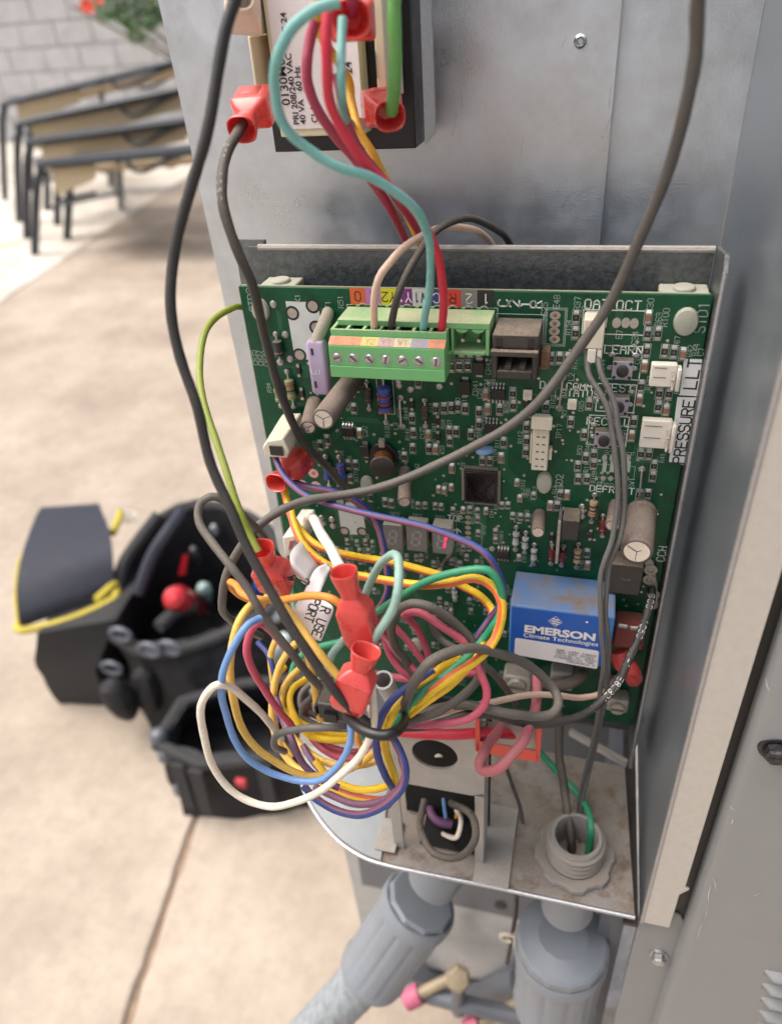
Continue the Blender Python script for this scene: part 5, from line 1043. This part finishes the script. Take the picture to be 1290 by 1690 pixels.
# printed black lead
t, sp, r = wire('black wire printed with white lettering curving along the lower right of the board', BK, 16, '1075,968,0 1076,982,5 1069,1008,10 1056,1044,16 1042,1078,22 1028,1109,27 1011,1137,32 987,1163,38 958,1181,44 920,1192,50 880,1195,56 843,1189,60 808,1180,64 768,1180,67 725,1192,70 690,1200,74 655,1203,78', ret=True)
def along(parent, sp, r, s, start, h, m, adv=.95, cwf=.5):
    L = 0; acc = [0]
    for i in range(1, len(sp)): acc.append(acc[-1] + (sp[i] - sp[i - 1]).length)
    mb = MB(); x = start
    for ch in s:
        j = max(i for i in range(len(acc)) if acc[i] <= x); p = sp[j].lerp(sp[j + 1], (x - acc[j]) / (acc[j + 1] - acc[j])); tn = (sp[j + 1] - sp[j]).normalized(); out = Vector((-.15, -1, .62)); out = (out - tn * out.dot(tn)).normalized(); sd = out.cross(tn)
        if ch != ' ':
            o = len(mb.v); stroke(mb, ch, Vector((0, 0, 0)), X, Y, h, h * .12, cwf=.5)
            for v_ in mb.v[o:]:
                cx_, cy = v_.x - h * .25, v_.y - h / 2; an = cy / r; q = p + tn * cx_ + (out * math.cos(an) + sd * math.sin(an)) * (r * 1.012); v_.x, v_.y, v_.z = q
        x += h * adv
    part('printed_letters', mb, m, parent)
along(bk_w, sp2, r2w, '600V 105C', .012, .0016, silk_dim, adv=1.3)
along(t, sp, r, '600V 105C  VW-1  E80321  I', .006, .0023, silk, adv=.85)
wire('beige wire running level under the blue relay to the bundle', PKW, 12, '1024,1112,8 1010,1128,14 993,1144,22 960,1151,28 925,1148,36 880,1147,44 839,1153,52 795,1162,58 745,1172,64 700,1184,70 655,1198,76')
# loops on the right of the nest
wire('wide dusty grey loop arching from the tie out below the blue relay and back', GYD, 18, '648,1205,78 656,1190,80 668,1162,84 684,1126,84 705,1097,82 732,1079,78 763,1071,74 798,1073,68 833,1081,62 863,1094,56 891,1113,52 913,1137,52 921,1160,56 908,1178,60 880,1184,64 848,1178,68 812,1170,70 770,1165,66 720,1170,60 670,1190,66')
wire('dusty grey coil around the middle of the nest, tucked over the crimson loop', GYD, 17, '690,1130,56 668,1088,58 651,1066,60 646,1036,62 655,1009,64 678,997,66 706,1000,66 735,1016,64 763,1041,62 784,1066,62 796,1092,64 790,1118,66 772,1140,70 748,1160,74 715,1177,78 685,1188,80 655,1200,82')
wire('dark grey wire cutting across inside the grey coil', GYD, 14, '690,1000,46 707,1022,46 722,1048,46 742,1066,48 770,1080,50 800,1100,50 830,1130,44 850,1160,36')
wire('deep pink loop passing beneath the grey coil and round to the tie', PK, 15, '640,1020,44 637,1055,46 648,1090,48 672,1114,50 700,1120,48 712,1100,44 690,1040,46 668,1014,58 690,1012,62 728,1032,64 758,1053,64 778,1081,66 793,1111,70 802,1139,72 797,1166,74 775,1185,76 741,1194,78 700,1197,78 650,1192,78')
wire('straight rose pink wire inside the grey coil', PK, 13, '630,1020,36 653,1037,38 674,1060,40 693,1083,42 708,1105,44')
wire('emerald green wire arching over the middle and back down into the bundle', GR, 15, '598,1022,44 619,1012,48 637,999,52 660,985,56 693,965,58 728,951,58 763,941,58 797,940,58 817,953,58 828,978,58 827,1003,58 814,1030,60 796,1058,62 772,1084,68 740,1109,74 712,1130,78 690,1150,82 662,1182,84 640,1210,84')
wire('yellow wire with orange stripe from the small red connector across the board middle', YE, 15, '462,778,20 465,798,22 472,822,26 482,852,32 498,878,36 520,898,40 545,909,42 578,916,42 613,922,40 647,928,40 693,940,40 735,952,40 763,967,40 786,979,40 803,995,40 812,1012,42 800,1040,46 780,1070,54', stripe=OS, sn=2, tw=6, ph=-.2)
ye_w, sp3, r3w = wire('yellow wire with faint black print looping under the emerald one', YE, 17, '478,835,30 487,872,38 505,905,44 540,932,48 572,944,50 602,952,52 647,960,54 693,965,56 740,962,56 779,955,56 806,963,56 824,986,58 828,1012,60 822,1041,62 806,1069,66 780,1095,72 744,1118,78 712,1140,80 688,1160,80', stripe=OS, sn=2, tw=6, ph=-.2, ret=True)
wire('yellow wire with orange stripe pinched in the tie and dropping below it', YE, 16, '760,1088,60 730,1101,66 705,1122,74 680,1140,80 658,1160,84 643,1185,88 635,1215,88 638,1245,86 650,1280,84 654,1310,82 640,1320,80 600,1318,78 560,1306,76 520,1290,72', stripe=OS, sn=3, tw=0, ph=0.5)
wire('second yellow wire close to the green one inside the bundle', YE, 16, '800,1050,60 780,1090,68 745,1128,76 715,1150,80 690,1168,80 668,1186,78')
wire('blue wire with mauve stripe arching from the cream plug over the digit displays', BL_, 13, '452,742,18 456,760,22 465,780,26 482,799,30 504,817,34 535,830,38 574,840,40 617,850,42 663,860,44 707,871,46 750,886,48 783,901,50 807,920,52 822,945,52 829,972,52 826,998,52 810,1020,52 790,1045,56 765,1080,60', stripe=PS, sn=2, tw=6, ph=-.2)
wire('second blue wire dipping behind the displays towards the nest', BL_, 13, '486,796,18 510,804,20 552,812,20 585,825,18 606,842,16 622,866,15 633,900,18 638,940,22 638,980,26 620,1015,28', stripe=PS, sn=3, tw=20)
wire('dark blue wire curving down through the tie along the bundle left side', BL_, 15, '716,1104,76 690,1122,80 652,1150,86 630,1180,90 621,1212,92 624,1245,92 636,1280,90 650,1312,86 640,1330,84', stripe=PS, sn=3, tw=0, ph=1.2)
wire('blue loop hanging lowest beneath the tie', BL_, 15, '640,1205,86 655,1232,90 668,1262,94 668,1290,96 655,1312,98 628,1333,98 594,1344,98 555,1338,96 521,1318,94 500,1296,92', stripe=PS, sn=3, tw=20)
wire('mauve wire following the blue loop beneath the tie', wm_('wire_mauve', (.22, .09, .17), .3), 14, '662,1250,86 668,1280,90 655,1305,92 624,1324,92 585,1326,92 548,1314,90 520,1298,88')
wire('pale teal wire bent in a tall hairpin above the lower red connector', TEP, 17, '598,1000,58 605,975,60 616,952,62 630,928,66 645,916,70 656,922,74 660,945,78 656,975,82 645,1008,84 627,1042,86 612,1066,86 603,1082,84')
t = wire('thick white wire ending in the large red connector at the nest centre', WHT, 19, '500,880,6 505,864,22 512,851,36 520,860,47 532,884,56 549,914,66 562,938,74 572,956,78'); 
sp1 = spade(t, (567, 944, 84), (604, 1068, 84), 50)
t2 = thing('spade_connector', 'lower dusty red connector stacked under the large red one, teal wire in its mouth', 'connector', W(590, 1190, 88)); spade(t2, (604, 1074, 92), (574, 1168, 96), 56)
wire('orange wire wandering from the left into the large red connector', ORG, 14, '436,1000,50 400,985,54 384,972,58 380,960,60 390,966,64 398,978,70 420,988,74 461,990,76 508,983,78 543,987,80 568,1003,80')
wire('amber wire sloping down beside the long black wires', AM, 16, '440,985,64 458,992,68 474,1005,72 496,1035,76 524,1073,80 553,1110,82 580,1142,84')
wire('red-brown wire behind the red connectors', CR, 13, '555,940,30 580,960,34 600,985,40 620,1030,46 640,1060,50 690,1110,60')
along(ye_w, sp3, r3w, 'E  E    E  E', .022, .0012, ink, adv=1.3)
# great loops at the lower left
wire('cream wire in the largest lowest loop at the left', CM, 14.5, '613,1128,92 617,1170,94 612,1210,96 594,1247,98 566,1277,100 533,1301,102 494,1322,103 451,1331,104 412,1323,104 376,1298,104 351,1262,104 335,1214,104 332,1175,104 341,1145,103 360,1131,102 386,1137,98 414,1160,94 442,1192,88 466,1220,82')
wire('light blue wire in a wide loop inside the cream one', LB, 13.5, '430,1020,90 408,1033,94 384,1068,98 370,1105,100 367,1145,101 371,1175,101 385,1215,101 409,1250,101 446,1276,100 492,1289,99 532,1286,98 560,1262,97 574,1232,96 577,1202,94 574,1180,90')
wire('amber yellow wire in the loop just inside the light blue one', AM, 14.5, '440,990,76 415,999,82 395,1026,88 384,1063,92 379,1110,95 385,1157,96 399,1200,96 424,1234,96 459,1259,95 493,1276,94 522,1281,92 560,1276,88')
wire('crimson pink wire arching over at the left of the nest', PK, 15, '468,1068,66 446,1040,74 430,1028,78 415,1038,80 408,1072,82 420,1110,82 440,1145,80 460,1172,78 480,1195,76', )
wire('dull grey wire crossing level through the nest with a hooked left end', GY, 14, '470,1240,84 455,1232,90 454,1216,92 468,1208,92 490,1204,92 520,1201,92 555,1199,90 590,1196,86')
wire('purple wire slanting down through the left of the nest', PU, 13, '450,1130,60 458,1160,66 468,1190,74 484,1224,80 502,1262,84 525,1285,86 560,1300,86')
wire('blue-black wire hanging straight down behind the amber ones', BL_, 10, '425,1060,50 442,1080,54 452,1110,58 456,1150,60 462,1190,62')
NEST = [('golden coil at the left of the nest passing behind the black wires', AM, 14, '520,1040,50 490,1060,54 462,1100,60 450,1150,64 452,1200,68 470,1245,72 500,1275,76 545,1280,76 590,1262,76 620,1240,76'),
        ('amber coil nested inside the golden one', AM, 14, '500,1100,44 478,1120,50 465,1150,56 470,1190,62 490,1225,68 520,1250,72 560,1262,74 600,1262,74 625,1255,72'),
        ('yellow wire curling tightly in the middle of the nest', YE, 13, '585,1220,60 550,1222,64 515,1215,66 490,1190,66 478,1160,62 485,1135,56 505,1120,50'),
        ('small yellow curl near the left of the nest', YE, 12, '470,1100,46 460,1112,50 452,1135,54 460,1160,58 480,1180,60 510,1200,62 540,1212,60 580,1214,56'),
        ('muted crimson coil low in the nest', CR, 14, '500,1165,50 505,1200,56 525,1230,62 555,1248,66 590,1252,68 620,1240,66 640,1215,62'),
        ('rust red coil behind the black connector', CR, 12, '540,1130,40 515,1150,44 505,1180,50 520,1215,56 550,1235,60 590,1240,60 618,1225,58'),
        ('grey curl behind the black connector', GY, 13, '560,1150,44 525,1148,48 505,1160,52 500,1180,54 520,1195,56 550,1205,56 580,1208,54'),
        ('pale grey curl low in the nest', GY, 12, '550,1115,36 520,1125,40 498,1145,44 500,1170,48 530,1185,50 570,1190,50'),
        ('amber wire rising straight behind the long black wire', AM, 13, '505,1010,46 498,1050,48 510,1090,50 518,1130,52 522,1160,54 530,1190,56'),
        ('slim amber wire hanging at the far left of the nest', AM, 12, '458,1050,50 448,1080,54 450,1120,56 452,1160,58 458,1210,62 480,1250,68'),
        ('emerald wire glimpsed at the back of the nest', GR, 12, '480,960,20 500,1030,24 520,1080,28 560,1130,32 590,1180,40 600,1220,44'),
        ('dark green wire behind the red connectors', GR, 13, '600,1050,30 560,1060,30 520,1070,30 490,1090,32 478,1130,36'),
        ('pale teal wire passing behind the large red connector', TEP, 15, '610,1000,40 590,1030,42 565,1058,44 548,1080,46 540,1110,48'),
        ('mauve wire low in the nest behind the cream loop', PU, 12, '500,1230,70 520,1262,76 550,1290,80 590,1305,82 625,1300,82'),
        ('straw yellow wire under the mauve loop', YE, 14, '520,1255,76 545,1285,80 585,1302,84 620,1302,86 650,1292,86'),
        ('short white wire rising beside the lower red connector', WH, 13, '598,1120,70 604,1150,82 610,1170,86 618,1195,86'),
        ('orange wire stub under the tie', ORG, 11, '592,1195,80 590,1215,82 596,1235,82 592,1260,80'),
        ('brown wire stretched behind the nest under the board', PK, 15, '600,1110,18 680,1120,20 740,1115,22 800,1110,18'),
        ('red cable lying along the top of the steel bracket', RD, 20, '640,1206,54 690,1210,54 750,1212,54 800,1210,50 860,1212,40')]
for l, m, w_, p_ in NEST: wire(l, m, w_, p_)
# wires seen through the bracket
wire('small white wire loop inside the round hole of the bracket', WH, 9, '708,1275,20 712,1252,30 724,1246,34 736,1254,30 742,1290,24 748,1330,30 760,1350,44 757,1375,50 745,1382,48 715,1370,36')
wire('thick black loop of cable lying in the bracket opening', BKD, 14, '745,1325,40 765,1335,52 782,1355,60 783,1385,66 768,1408,68 742,1416,68 715,1408,66 700,1385,60 693,1355,50 700,1320,40')
wire('blue wire inside the bracket opening', LB, 7, '730,1290,30 732,1320,34 735,1350,38'); wire('thin yellow wire inside the bracket opening', YE, 6, '752,1300,28 755,1325,32 752,1350,36')
wire('mauve lead bunched inside the bracket opening', PU, 16, '705,1320,30 712,1340,36 725,1356,40 745,1362,40')
wire('thin black lead hanging at the right of the bracket', BK, 7, '833,1262,30 845,1295,34 857,1330,38 863,1360,44')
# pink loop in the red socket
wire('dull pink cable looping out of the red socket', wm_('wire_rose', (.42, .11, .13), .5, dc=(.32, .17, .15)), 20, '826,1200,52 815,1215,58 800,1240,66 790,1258,70 800,1272,72 825,1266,72 850,1240,68 868,1212,62 880,1185,50 884,1150,40 886,1120,30')
so = thing('red_socket', 'bright red open plastic socket below the board holding the dull pink cable', 'socket', W(840, 1255, 52))
q = [W(785, 1214, 54), W(892, 1216, 54), W(892, 1256, 54), W(785, 1240, 54)]; yy = q[0].y
def SQ(px, py, d=54): p = W(px, py, d); return p
b = MB(); b.hexa([SQ(784, 1222), SQ(890, 1240), SQ(888, 1258), SQ(784, 1240)], [SQ(784, 1222, 51), SQ(890, 1240, 51), SQ(888, 1258, 51), SQ(784, 1240, 51)]); part('front_rim', b, red_p, so, .0004)
b = MB(); b.hexa([SQ(784, 1180), SQ(791, 1178), SQ(792, 1238), SQ(784, 1240)], [SQ(784, 1180, 36), SQ(791, 1178, 36), SQ(792, 1238, 36), SQ(784, 1240, 36)]); part('side_rim', b, red_p, so, .0003)
b = MB(); b.hexa([SQ(884, 1196), SQ(895, 1196), SQ(890, 1256), SQ(883, 1254)], [SQ(884, 1196, 36), SQ(895, 1196, 36), SQ(890, 1256, 36), SQ(883, 1254, 36)]); part('side_rim', b, red_p, so, .0003)
b = MB(); b.hexa([SQ(792, 1190, 44), SQ(884, 1196, 44), SQ(883, 1236, 44), SQ(792, 1222, 44)], [SQ(792, 1190, 38), SQ(884, 1196, 38), SQ(883, 1236, 38), SQ(792, 1222, 38)]); part('floor', b, galv_dusty, so)
# cable tie
t = thing('cable_tie', 'black cable tie cinched round the wire bundle at the nest centre', 'cable tie', W(610, 1215, 96))
b = MB(); b.tube(spline([W(566, 1166, 94), W(576, 1186, 99), W(598, 1204, 103), W(628, 1213, 104), W(650, 1209, 102), W(664, 1197, 95), W(668, 1182, 84), W(655, 1172, 76)], 9), .0016, 12, flat=(1, .8)); part('strap', b, mat('tie_black', (.010, .010, .011), .4), t)
b = MB(); c = W(553, 1160, 90); b.box(c + Vector((-.0045, -.004, -.0035)), c + Vector((.0045, .004, .0035))); part('black_plug', b, blk, t, .0006)
b = MB(); b.box(c + Vector((-.0052, -.0045, -.002)), c + Vector((-.0046, .002, .002))); b.box(c + Vector((-.002, -.0052, -.0028)), c + Vector((.002, -.0041, .0005))); part('plug_face', b, glossy, t)
# cream plug on the left edge of the board
cp = thing('cream_plug', 'cream nylon plug on the left edge of the board with blue wires leaving it', 'connector', W(465, 755, 20))
b = MB(); fr = [W(433, 738, 24), W(441, 727, 24), W(466, 724, 24), W(478, 745, 24), W(474, 757, 24), W(437, 754, 24)]; bk_ = [W(462, 690, 3), W(468, 682, 3), W(497, 681, 3), W(504, 700, 3), W(500, 712, 3), W(468, 710, 3)]
b.loft([fr, bk_]); part('plug_body', b, cream_p, cp, .0006, ang=25)
b = MB(); c = W(456, 744, 24.6); b.box(c + Vector((-.0024, -.0002, -.0018)), c + Vector((.0024, .0003, .0018))); part('wire_entry', b, blk, cp)
t = thing('spade_connector', 'small red connector with yellow striped wires on the left edge of the board', 'connector', W(465, 800, 22)); spade(t, (455, 797, 28), (503, 748, 4), 40)
# white plug lower left and its tag
cp = thing('white_plug', 'dusty white plug at the lower left of the board under the yellow wires', 'connector', W(490, 910, 20))
b = MB(); b.loft([[W(466, 886, 30), W(486, 884, 30), W(490, 912, 30), W(470, 920, 30)], [W(498, 840, 4), W(520, 840, 4), W(524, 866, 4), W(502, 872, 4)]]); part('plug_body', b, white_p, cp, .0005, ang=25)
b = MB(); b.hexa([W(478, 893, 30.5), W(486, 892, 30.5), W(483, 903, 30.5), W(476, 908, 30.5)], [W(478, 893, 28), W(486, 892, 28), W(483, 903, 28), W(476, 908, 28)]); part('opening', b, mat('dull_rose', (.35, .10, .12), .5), cp)
tag = thing('paper_tag', 'folded white paper tag with black capital lettering, tucked behind the orange wire', 'tag', W(520, 1050, 70))
A_, B_ = [W(478, 905, 46), W(476, 930, 60), W(494, 962, 66), W(512, 952, 58), W(535, 930, 46)], [W(524, 935, 40), W(545, 930, 42)]
rows = [[W(496, 893, 44), W(531, 935, 44)], [W(484, 905, 52), W(524, 940, 54)], [W(478, 920, 60), W(513, 958, 62)], [W(484, 942, 62), W(510, 968, 62)], [W(498, 960, 58), W(516, 972, 56)]]
def sheet(name, rows, m, par):
    b = MB(); n = len(rows[0]); vs = [p for r in rows for p in r]; b.add(vs, [(i * n + j, i * n + j + 1, (i + 1) * n + j + 1, (i + 1) * n + j) for i in range(len(rows) - 1) for j in range(n - 1)]); o = part(name, b, m, par, ang=80); s = o.modifiers.new('thickness', 'SOLIDIFY'); s.thickness = .0002; return o
sm = [[a.lerp(c, k / 4) for k in range(5)] for a, c in rows]
cols_ = list(zip(*[spline([r[j] for r in sm], 5) for j in range(5)])); sheet('wrapped_part', [list(c) for c in cols_], paper, tag)
r2 = [[W(540, 930, 56), W(547, 936, 58)], [W(520, 940, 64), W(536, 960, 66)], [W(503, 975, 68), W(529, 985, 70)], [W(487, 1005, 70), W(550, 1003, 73)], [W(505, 1038, 72), W(540, 1034, 75)], [W(522, 1056, 74), W(530, 1058, 76)]]
sm = [[a.lerp(c, k / 4) for k in range(5)] for a, c in r2]
cols_ = list(zip(*[spline([r[j] for r in sm], 5) for j in range(5)])); sheet('tag_leaf', [list(c) for c in cols_], paper, tag)
def tagtext(s, p0, p1, h, wd):
    a, c = W(*p0), W(*p1); u = (c - a).normalized(); nrm_ = Vector((.05, -1, .0)); v = nrm_.cross(u).normalized(); v = -v if v.dot(X) < 0 else v; b = MB(); stroke(b, s, a + Y * -.0035, u, v, h, wd, adv=1.3); part('printed_word', b, ink, tag)
tagtext('R USE', (537, 988, 73), (520, 1036, 76), .0028, .0005); tagtext('PORT', (521, 974, 71), (503, 1024, 74), .0028, .0005); tagtext('W', (480, 940, 66), (486, 952, 66), .003, .0005); tagtext('20', (500, 945, 64), (508, 962, 64), .003, .0005)
for k in range(7):
    a = W(492 + k * 6.3, 896 + k * 6.3, 45.5); c = W(495 + k * 6.3, 899 + k * 6.3, 45.5); b = MB(); b.tube([a, c], .0003, 5); part('dash_mark', b, ink, tag)
t = thing('plastic_sleeve', 'translucent grey plastic tube end beside the lower red connector', 'sleeve', W(640, 1150, 60)); b = MB(); a, c = W(655, 1165, 50), W(632, 1122, 66); b.lathe(a, c - a, [(0, .0030), ((c - a).length, .0034), ((c - a).length, .0026), (.001, .0026)], 20, caps=False); part('tube', b, mat('frosted_tube', (.50, .53, .55), .4, sss=.2, trans=.2), t)

# ================================================================== TOOL BAGS
ctex = bpy.data.textures.new('fabric_folds', 'CLOUDS'); ctex.noise_scale = .05
def crumple(o, s=.022, kind='SIMPLE'):
    a = o.modifiers.new('refine', 'SUBSURF'); a.subdivision_type = kind; a.levels = 2; a.render_levels = 2
    d_ = o.modifiers.new('folds', 'DISPLACE'); d_.texture = ctex; d_.strength = s; d_.mid_level = .5
def shell(name, par, base, rim, m, th=.012, floor=.02, n=1):
    b = MB(); mid = [p.lerp(q, .5) + Vector((random.uniform(-.006, .006), random.uniform(-.006, .006), 0)) for p, q in zip(base, rim)]
    cx_ = sum(rim, Vector()) / len(rim); inn = [p + (cx_ - p).normalized() * th for p in rim]; cb = sum(base, Vector()) / len(base); inb = [p + (cb - p).normalized() * th + Z * floor for p in base]
    b.loft([base, [p.lerp(q, .25) * 1.0 for p, q in zip(base, rim)], mid, [p.lerp(q, .75) for p, q in zip(base, rim)], rim, [p + Z * .004 for p in inn], inb]); o = part(name, b, m, par, ang=50); crumple(o); return o
pouch = thing('tool_pouch', 'small navy and charcoal zip pouch with yellow trim standing on the patio', 'tool bag', H(135, 1150, 0))
g0, g1 = H(98, 1162, 0), H(182, 1166, 0); bk = Vector((-.02, .13, 0)); wv = (g1 - g0)
base = [g0, g1, g1 + bk, g0 + bk]; hgt_ = above(H(135, 1165, 0), 1030).z; print('pouch h', hgt_)
b = MB(); b.loft([base, [p + Z * hgt_ * .5 + (p - (g0 + g1 + bk) / 2) * Vector((.12, .12, 0)).x for p in base], [H(62, 1045, hgt_), H(192, 1022, hgt_), H(192, 1022, hgt_) + bk * 1.1, H(62, 1045, hgt_) + bk * 1.1]]); crumple(part('pouch_body', b, bag_grey, pouch), .012)
def row(a, c, h): p, q = H(a[0], a[1], h), H(c[0], c[1], h); return [p.lerp(q, k / 6) for k in range(7)]
rws = [row((36, 1036), (186, 982), hgt_ + .0), row((30, 1012), (188, 955), hgt_ + .025), row((30, 945), (186, 905), hgt_ + .06), row((48, 880), (178, 866), hgt_ + .062), row((66, 840), (163, 833), hgt_ + .04), row((74, 838), (165, 833), hgt_ + .0)]
cc_ = list(zip(*[spline(list(c), 4) for c in zip(*rws)])); o = None
b = MB(); n = 7; vs = [p for r_ in cc_ for p in r_]; b.add(vs, [(i * n + j, i * n + j + 1, (i + 1) * n + j + 1, (i + 1) * n + j) for i in range(len(cc_) - 1) for j in range(n - 1)])
L_ = len(cc_); b.add([r_[0] for r_ in cc_] , [tuple(range(L_))]); b.add([r_[-1] for r_ in cc_], [tuple(range(L_))[::-1]]); part('lid', b, bag_navy, pouch, ang=40)
b = MB(); b.tube(spline([H(28, 1032, hgt_ - .004), H(40, 1040, hgt_ - .004), H(110, 1024, hgt_ - .004), H(186, 990, hgt_ - .004), H(192, 965, hgt_ + .01)]), .0068, 8); b.tube(spline([H(30, 1030, hgt_), H(26, 980, hgt_ + .02), H(32, 930, hgt_ + .04), H(45, 905, hgt_ + .05)]), .003, 8); part('trim', b, yel_trim, pouch)
for q_ in (((186, 880), (198, 845)), ((160, 990), (190, 965))):
    b = MB(); a, c = H(*q_[0], hgt_ + .045), H(*q_[1], hgt_ + .03); b.tube(spline([a, (a + c) / 2 + Vector((.006, .002, .006)), c]), .007, 8); part('pull_tab', b, yel_trim, pouch)
b = MB(); b.tube([H(214, 862, .2) + Vector((math.cos(k * .45) * .018, math.sin(k * .45) * .012, .001 * k)) for k in range(24)], .0022, 6); part('clear_cord', b, mat('clear_cord', (.6, .58, .52), .4, sss=.2), pouch)

def tote(label, base_px, rim_px, hz, cat='tool bag', k_=3):
    bs = [H(a, c, 0) for a, c in base_px]; t = thing('tool_bag', label, cat, sum(bs, Vector()) / len(bs)); rm = [H(a, c, hz_) for (a, c), hz_ in zip(rim_px, hz)]
    sb = spline(bs + [bs[0]], k_)[:-1] if k_ > 1 else bs; sr = spline(rm + [rm[0]], k_)[:-1] if k_ > 1 else rm; shell('bag_body', t, sb, sr, bag_blk)
    b = MB(); b.tube(sr + [sr[0]], .010, 8); part('rim_binding', b, bag_grey, t); return t, sr
t, sr = tote('open black tool bag holding screwdrivers behind the coloured wire loops', [(250, 1205), (330, 1210), (450, 1190), (480, 1080), (420, 1020), (300, 1060), (215, 1120)],
             [(185, 1062), (255, 1085), (345, 1035), (430, 930), (395, 850), (300, 838), (235, 900), (196, 990)], [.17, .17, .18, .22, .26, .28, .27, .22][:8]) if False else tote('open black tool bag holding screwdrivers behind the coloured wire loops',
             [(252, 1200), (330, 1215), (440, 1205), (500, 1120), (470, 1040), (360, 1010), (250, 1050), (215, 1130)], [(188, 1050), (250, 1078), (360, 1052), (470, 980), (440, 870), (325, 832), (238, 880), (200, 960)], [.16, .16, .17, .20, .24, .26, .25, .20])
def tool(a, c, r, m, lab, cat='screwdriver', ring=None, par=None):
    p, q = H(*a), H(*c); tt = thing('screwdriver', lab, cat, p); b = MB(); ax = q - p; L = ax.length; b.lathe(p, ax, [(0, r * .55), (L * .3, r * .6), (L * .45, r * .8), (L * .6, r), (L * .85, r * 1.05), (L * .96, r * .75), (L, r * .3)], 16); part('handle', b, m, tt)
    if ring: b = MB(); b.lathe(p + ax * .93, ax, [(0, r * .86), (.002, r * .8)], 16); part('ring_mark', b, ring, tt)
    b = MB(); b.cyl(p - ax * .8, p, r * .18, n=8); part('shaft', b, tin, tt)
tool((330, 1005, .10), (285, 985, .235), .023, mat('tool_red', (.50, .015, .025), .3, coat=.4), 'red ball-ended screwdriver standing in the black tool bag', ring=blk)
tool((345, 990, .10), (335, 968, .21), .012, mat('tool_mint', (.35, .48, .46), .3), 'mint grey screwdriver handle behind the red one in the tool bag', 'screwdriver')
tool((420, 1000, .10), (432, 960, .20), .013, mat('tool_blue', (.01, .06, .26), .3), 'dark blue screwdriver handle in the tool bag beneath the red connector')
tool((440, 1040, .09), (455, 1005, .19), .015, mat('tool_white', (.55, .62, .62), .35), 'pale white-blue tool handle behind the orange wire')
tool((450, 1100, .08), (470, 1050, .18), .013, mat('tool_white', (.55, .62, .62), .35), 'pale tool handle lower in the bag behind the wire nest')
tool((330, 930, .12), (318, 905, .22), .008, mat('tool_steel', (.45, .45, .45), .3, .8), 'slim steel handled tool at the back of the tool bag')
tool((365, 900, .12), (352, 868, .24), .007, mat('tool_white', (.55, .62, .62), .35), 'slim pale handled tool at the back rim of the tool bag')
b = MB(); b.quad(H(294, 950, .19), H(306, 948, .19), H(310, 915, .23), H(302, 915, .23)); b.v = [v for v in b.v]; part('red_strip', b, mat('tool_red', (.5, .015, .025)), t)
for pts_ in ([(190, 985, .19), (205, 930, .23), (235, 885, .26), (262, 850, .28)], [(228, 980, .2), (250, 920, .25), (275, 880, .28), (300, 845, .29)], [(262, 1035, .2), (290, 1010, .2), (320, 1000, .19)]):
    b = MB(); b.tube(spline([H(*q_) for q_ in pts_]), .011, 8); part('handle_strap', b, bag_grey if pts_[0][0] != 228 else bag_navy, t)
for c_ in ((205, 1040, .19), (252, 1065, .19), (285, 1062, .19), (190, 1095, .12)):
    p = H(*c_); b = MB(); b.tube([p + Vector((math.cos(k * .5) * .018, -.01, math.sin(k * .5) * .012)) for k in range(14)], .0045, 8); part('buckle', b, mat('buckle_grey', (.10, .11, .13), .35), t)
for q_ in (((180, 1110), (205, 1215), .0), ((225, 1090), (290, 1200), .0)):
    b = MB(); a = H(q_[0][0] + 5, q_[0][1], .15); b.box(a + Vector((-.03, -.03, -.12)), a + Vector((.03, .02, .0))); o = part('side_pocket', b, bag_blk, t); crumple(o, .022, 'CATMULL_CLARK')
t, sr = tote('low open black tool tote with dark grey rim, in front of the taller tool bag', [(305, 1345), (400, 1352), (520, 1330), (560, 1260), (480, 1180), (370, 1190), (270, 1230)], [(258, 1228), (330, 1262), (470, 1250), (560, 1170), (500, 1120), (400, 1130), (300, 1160)], [.12, .12, .12, .13, .13, .13, .13], k_=1)
for c_, s_ in (((330, 1262), .13), ((300, 1252), .125), ((440, 1255), .12)):
    p = H(*c_, s_); b = MB(); b.hexa([p + Vector((-.010, -.016, .004)), p + Vector((.010, -.016, .004)), p + Vector((.010, -.02, -.09)), p + Vector((-.010, -.02, -.09))], [p + Vector((-.010, -.011, .004)), p + Vector((.010, -.011, .004)), p + Vector((.010, -.015, -.09)), p + Vector((-.010, -.015, -.09))]); part('webbing', b, bag_grey, t)
b = MB(); p = H(402, 1284, .10); b.box(p + Vector((-.008, -.012, -.007)), p + Vector((.008, -.004, .007))); part('red_badge', b, mat('badge_red', (.45, .03, .05)), t, .002)
for c_ in ((275, 1245, .11), (262, 1215, .13), (300, 1300, .05)):
    p = H(*c_); b = MB(); b.ball(p, .014, 10); part('buckle', b, mat('buckle_grey', (.10, .11, .13), .35), t)
print('things', len([o for o in S.objects if o.parent is None]), 'objects', len(S.objects))
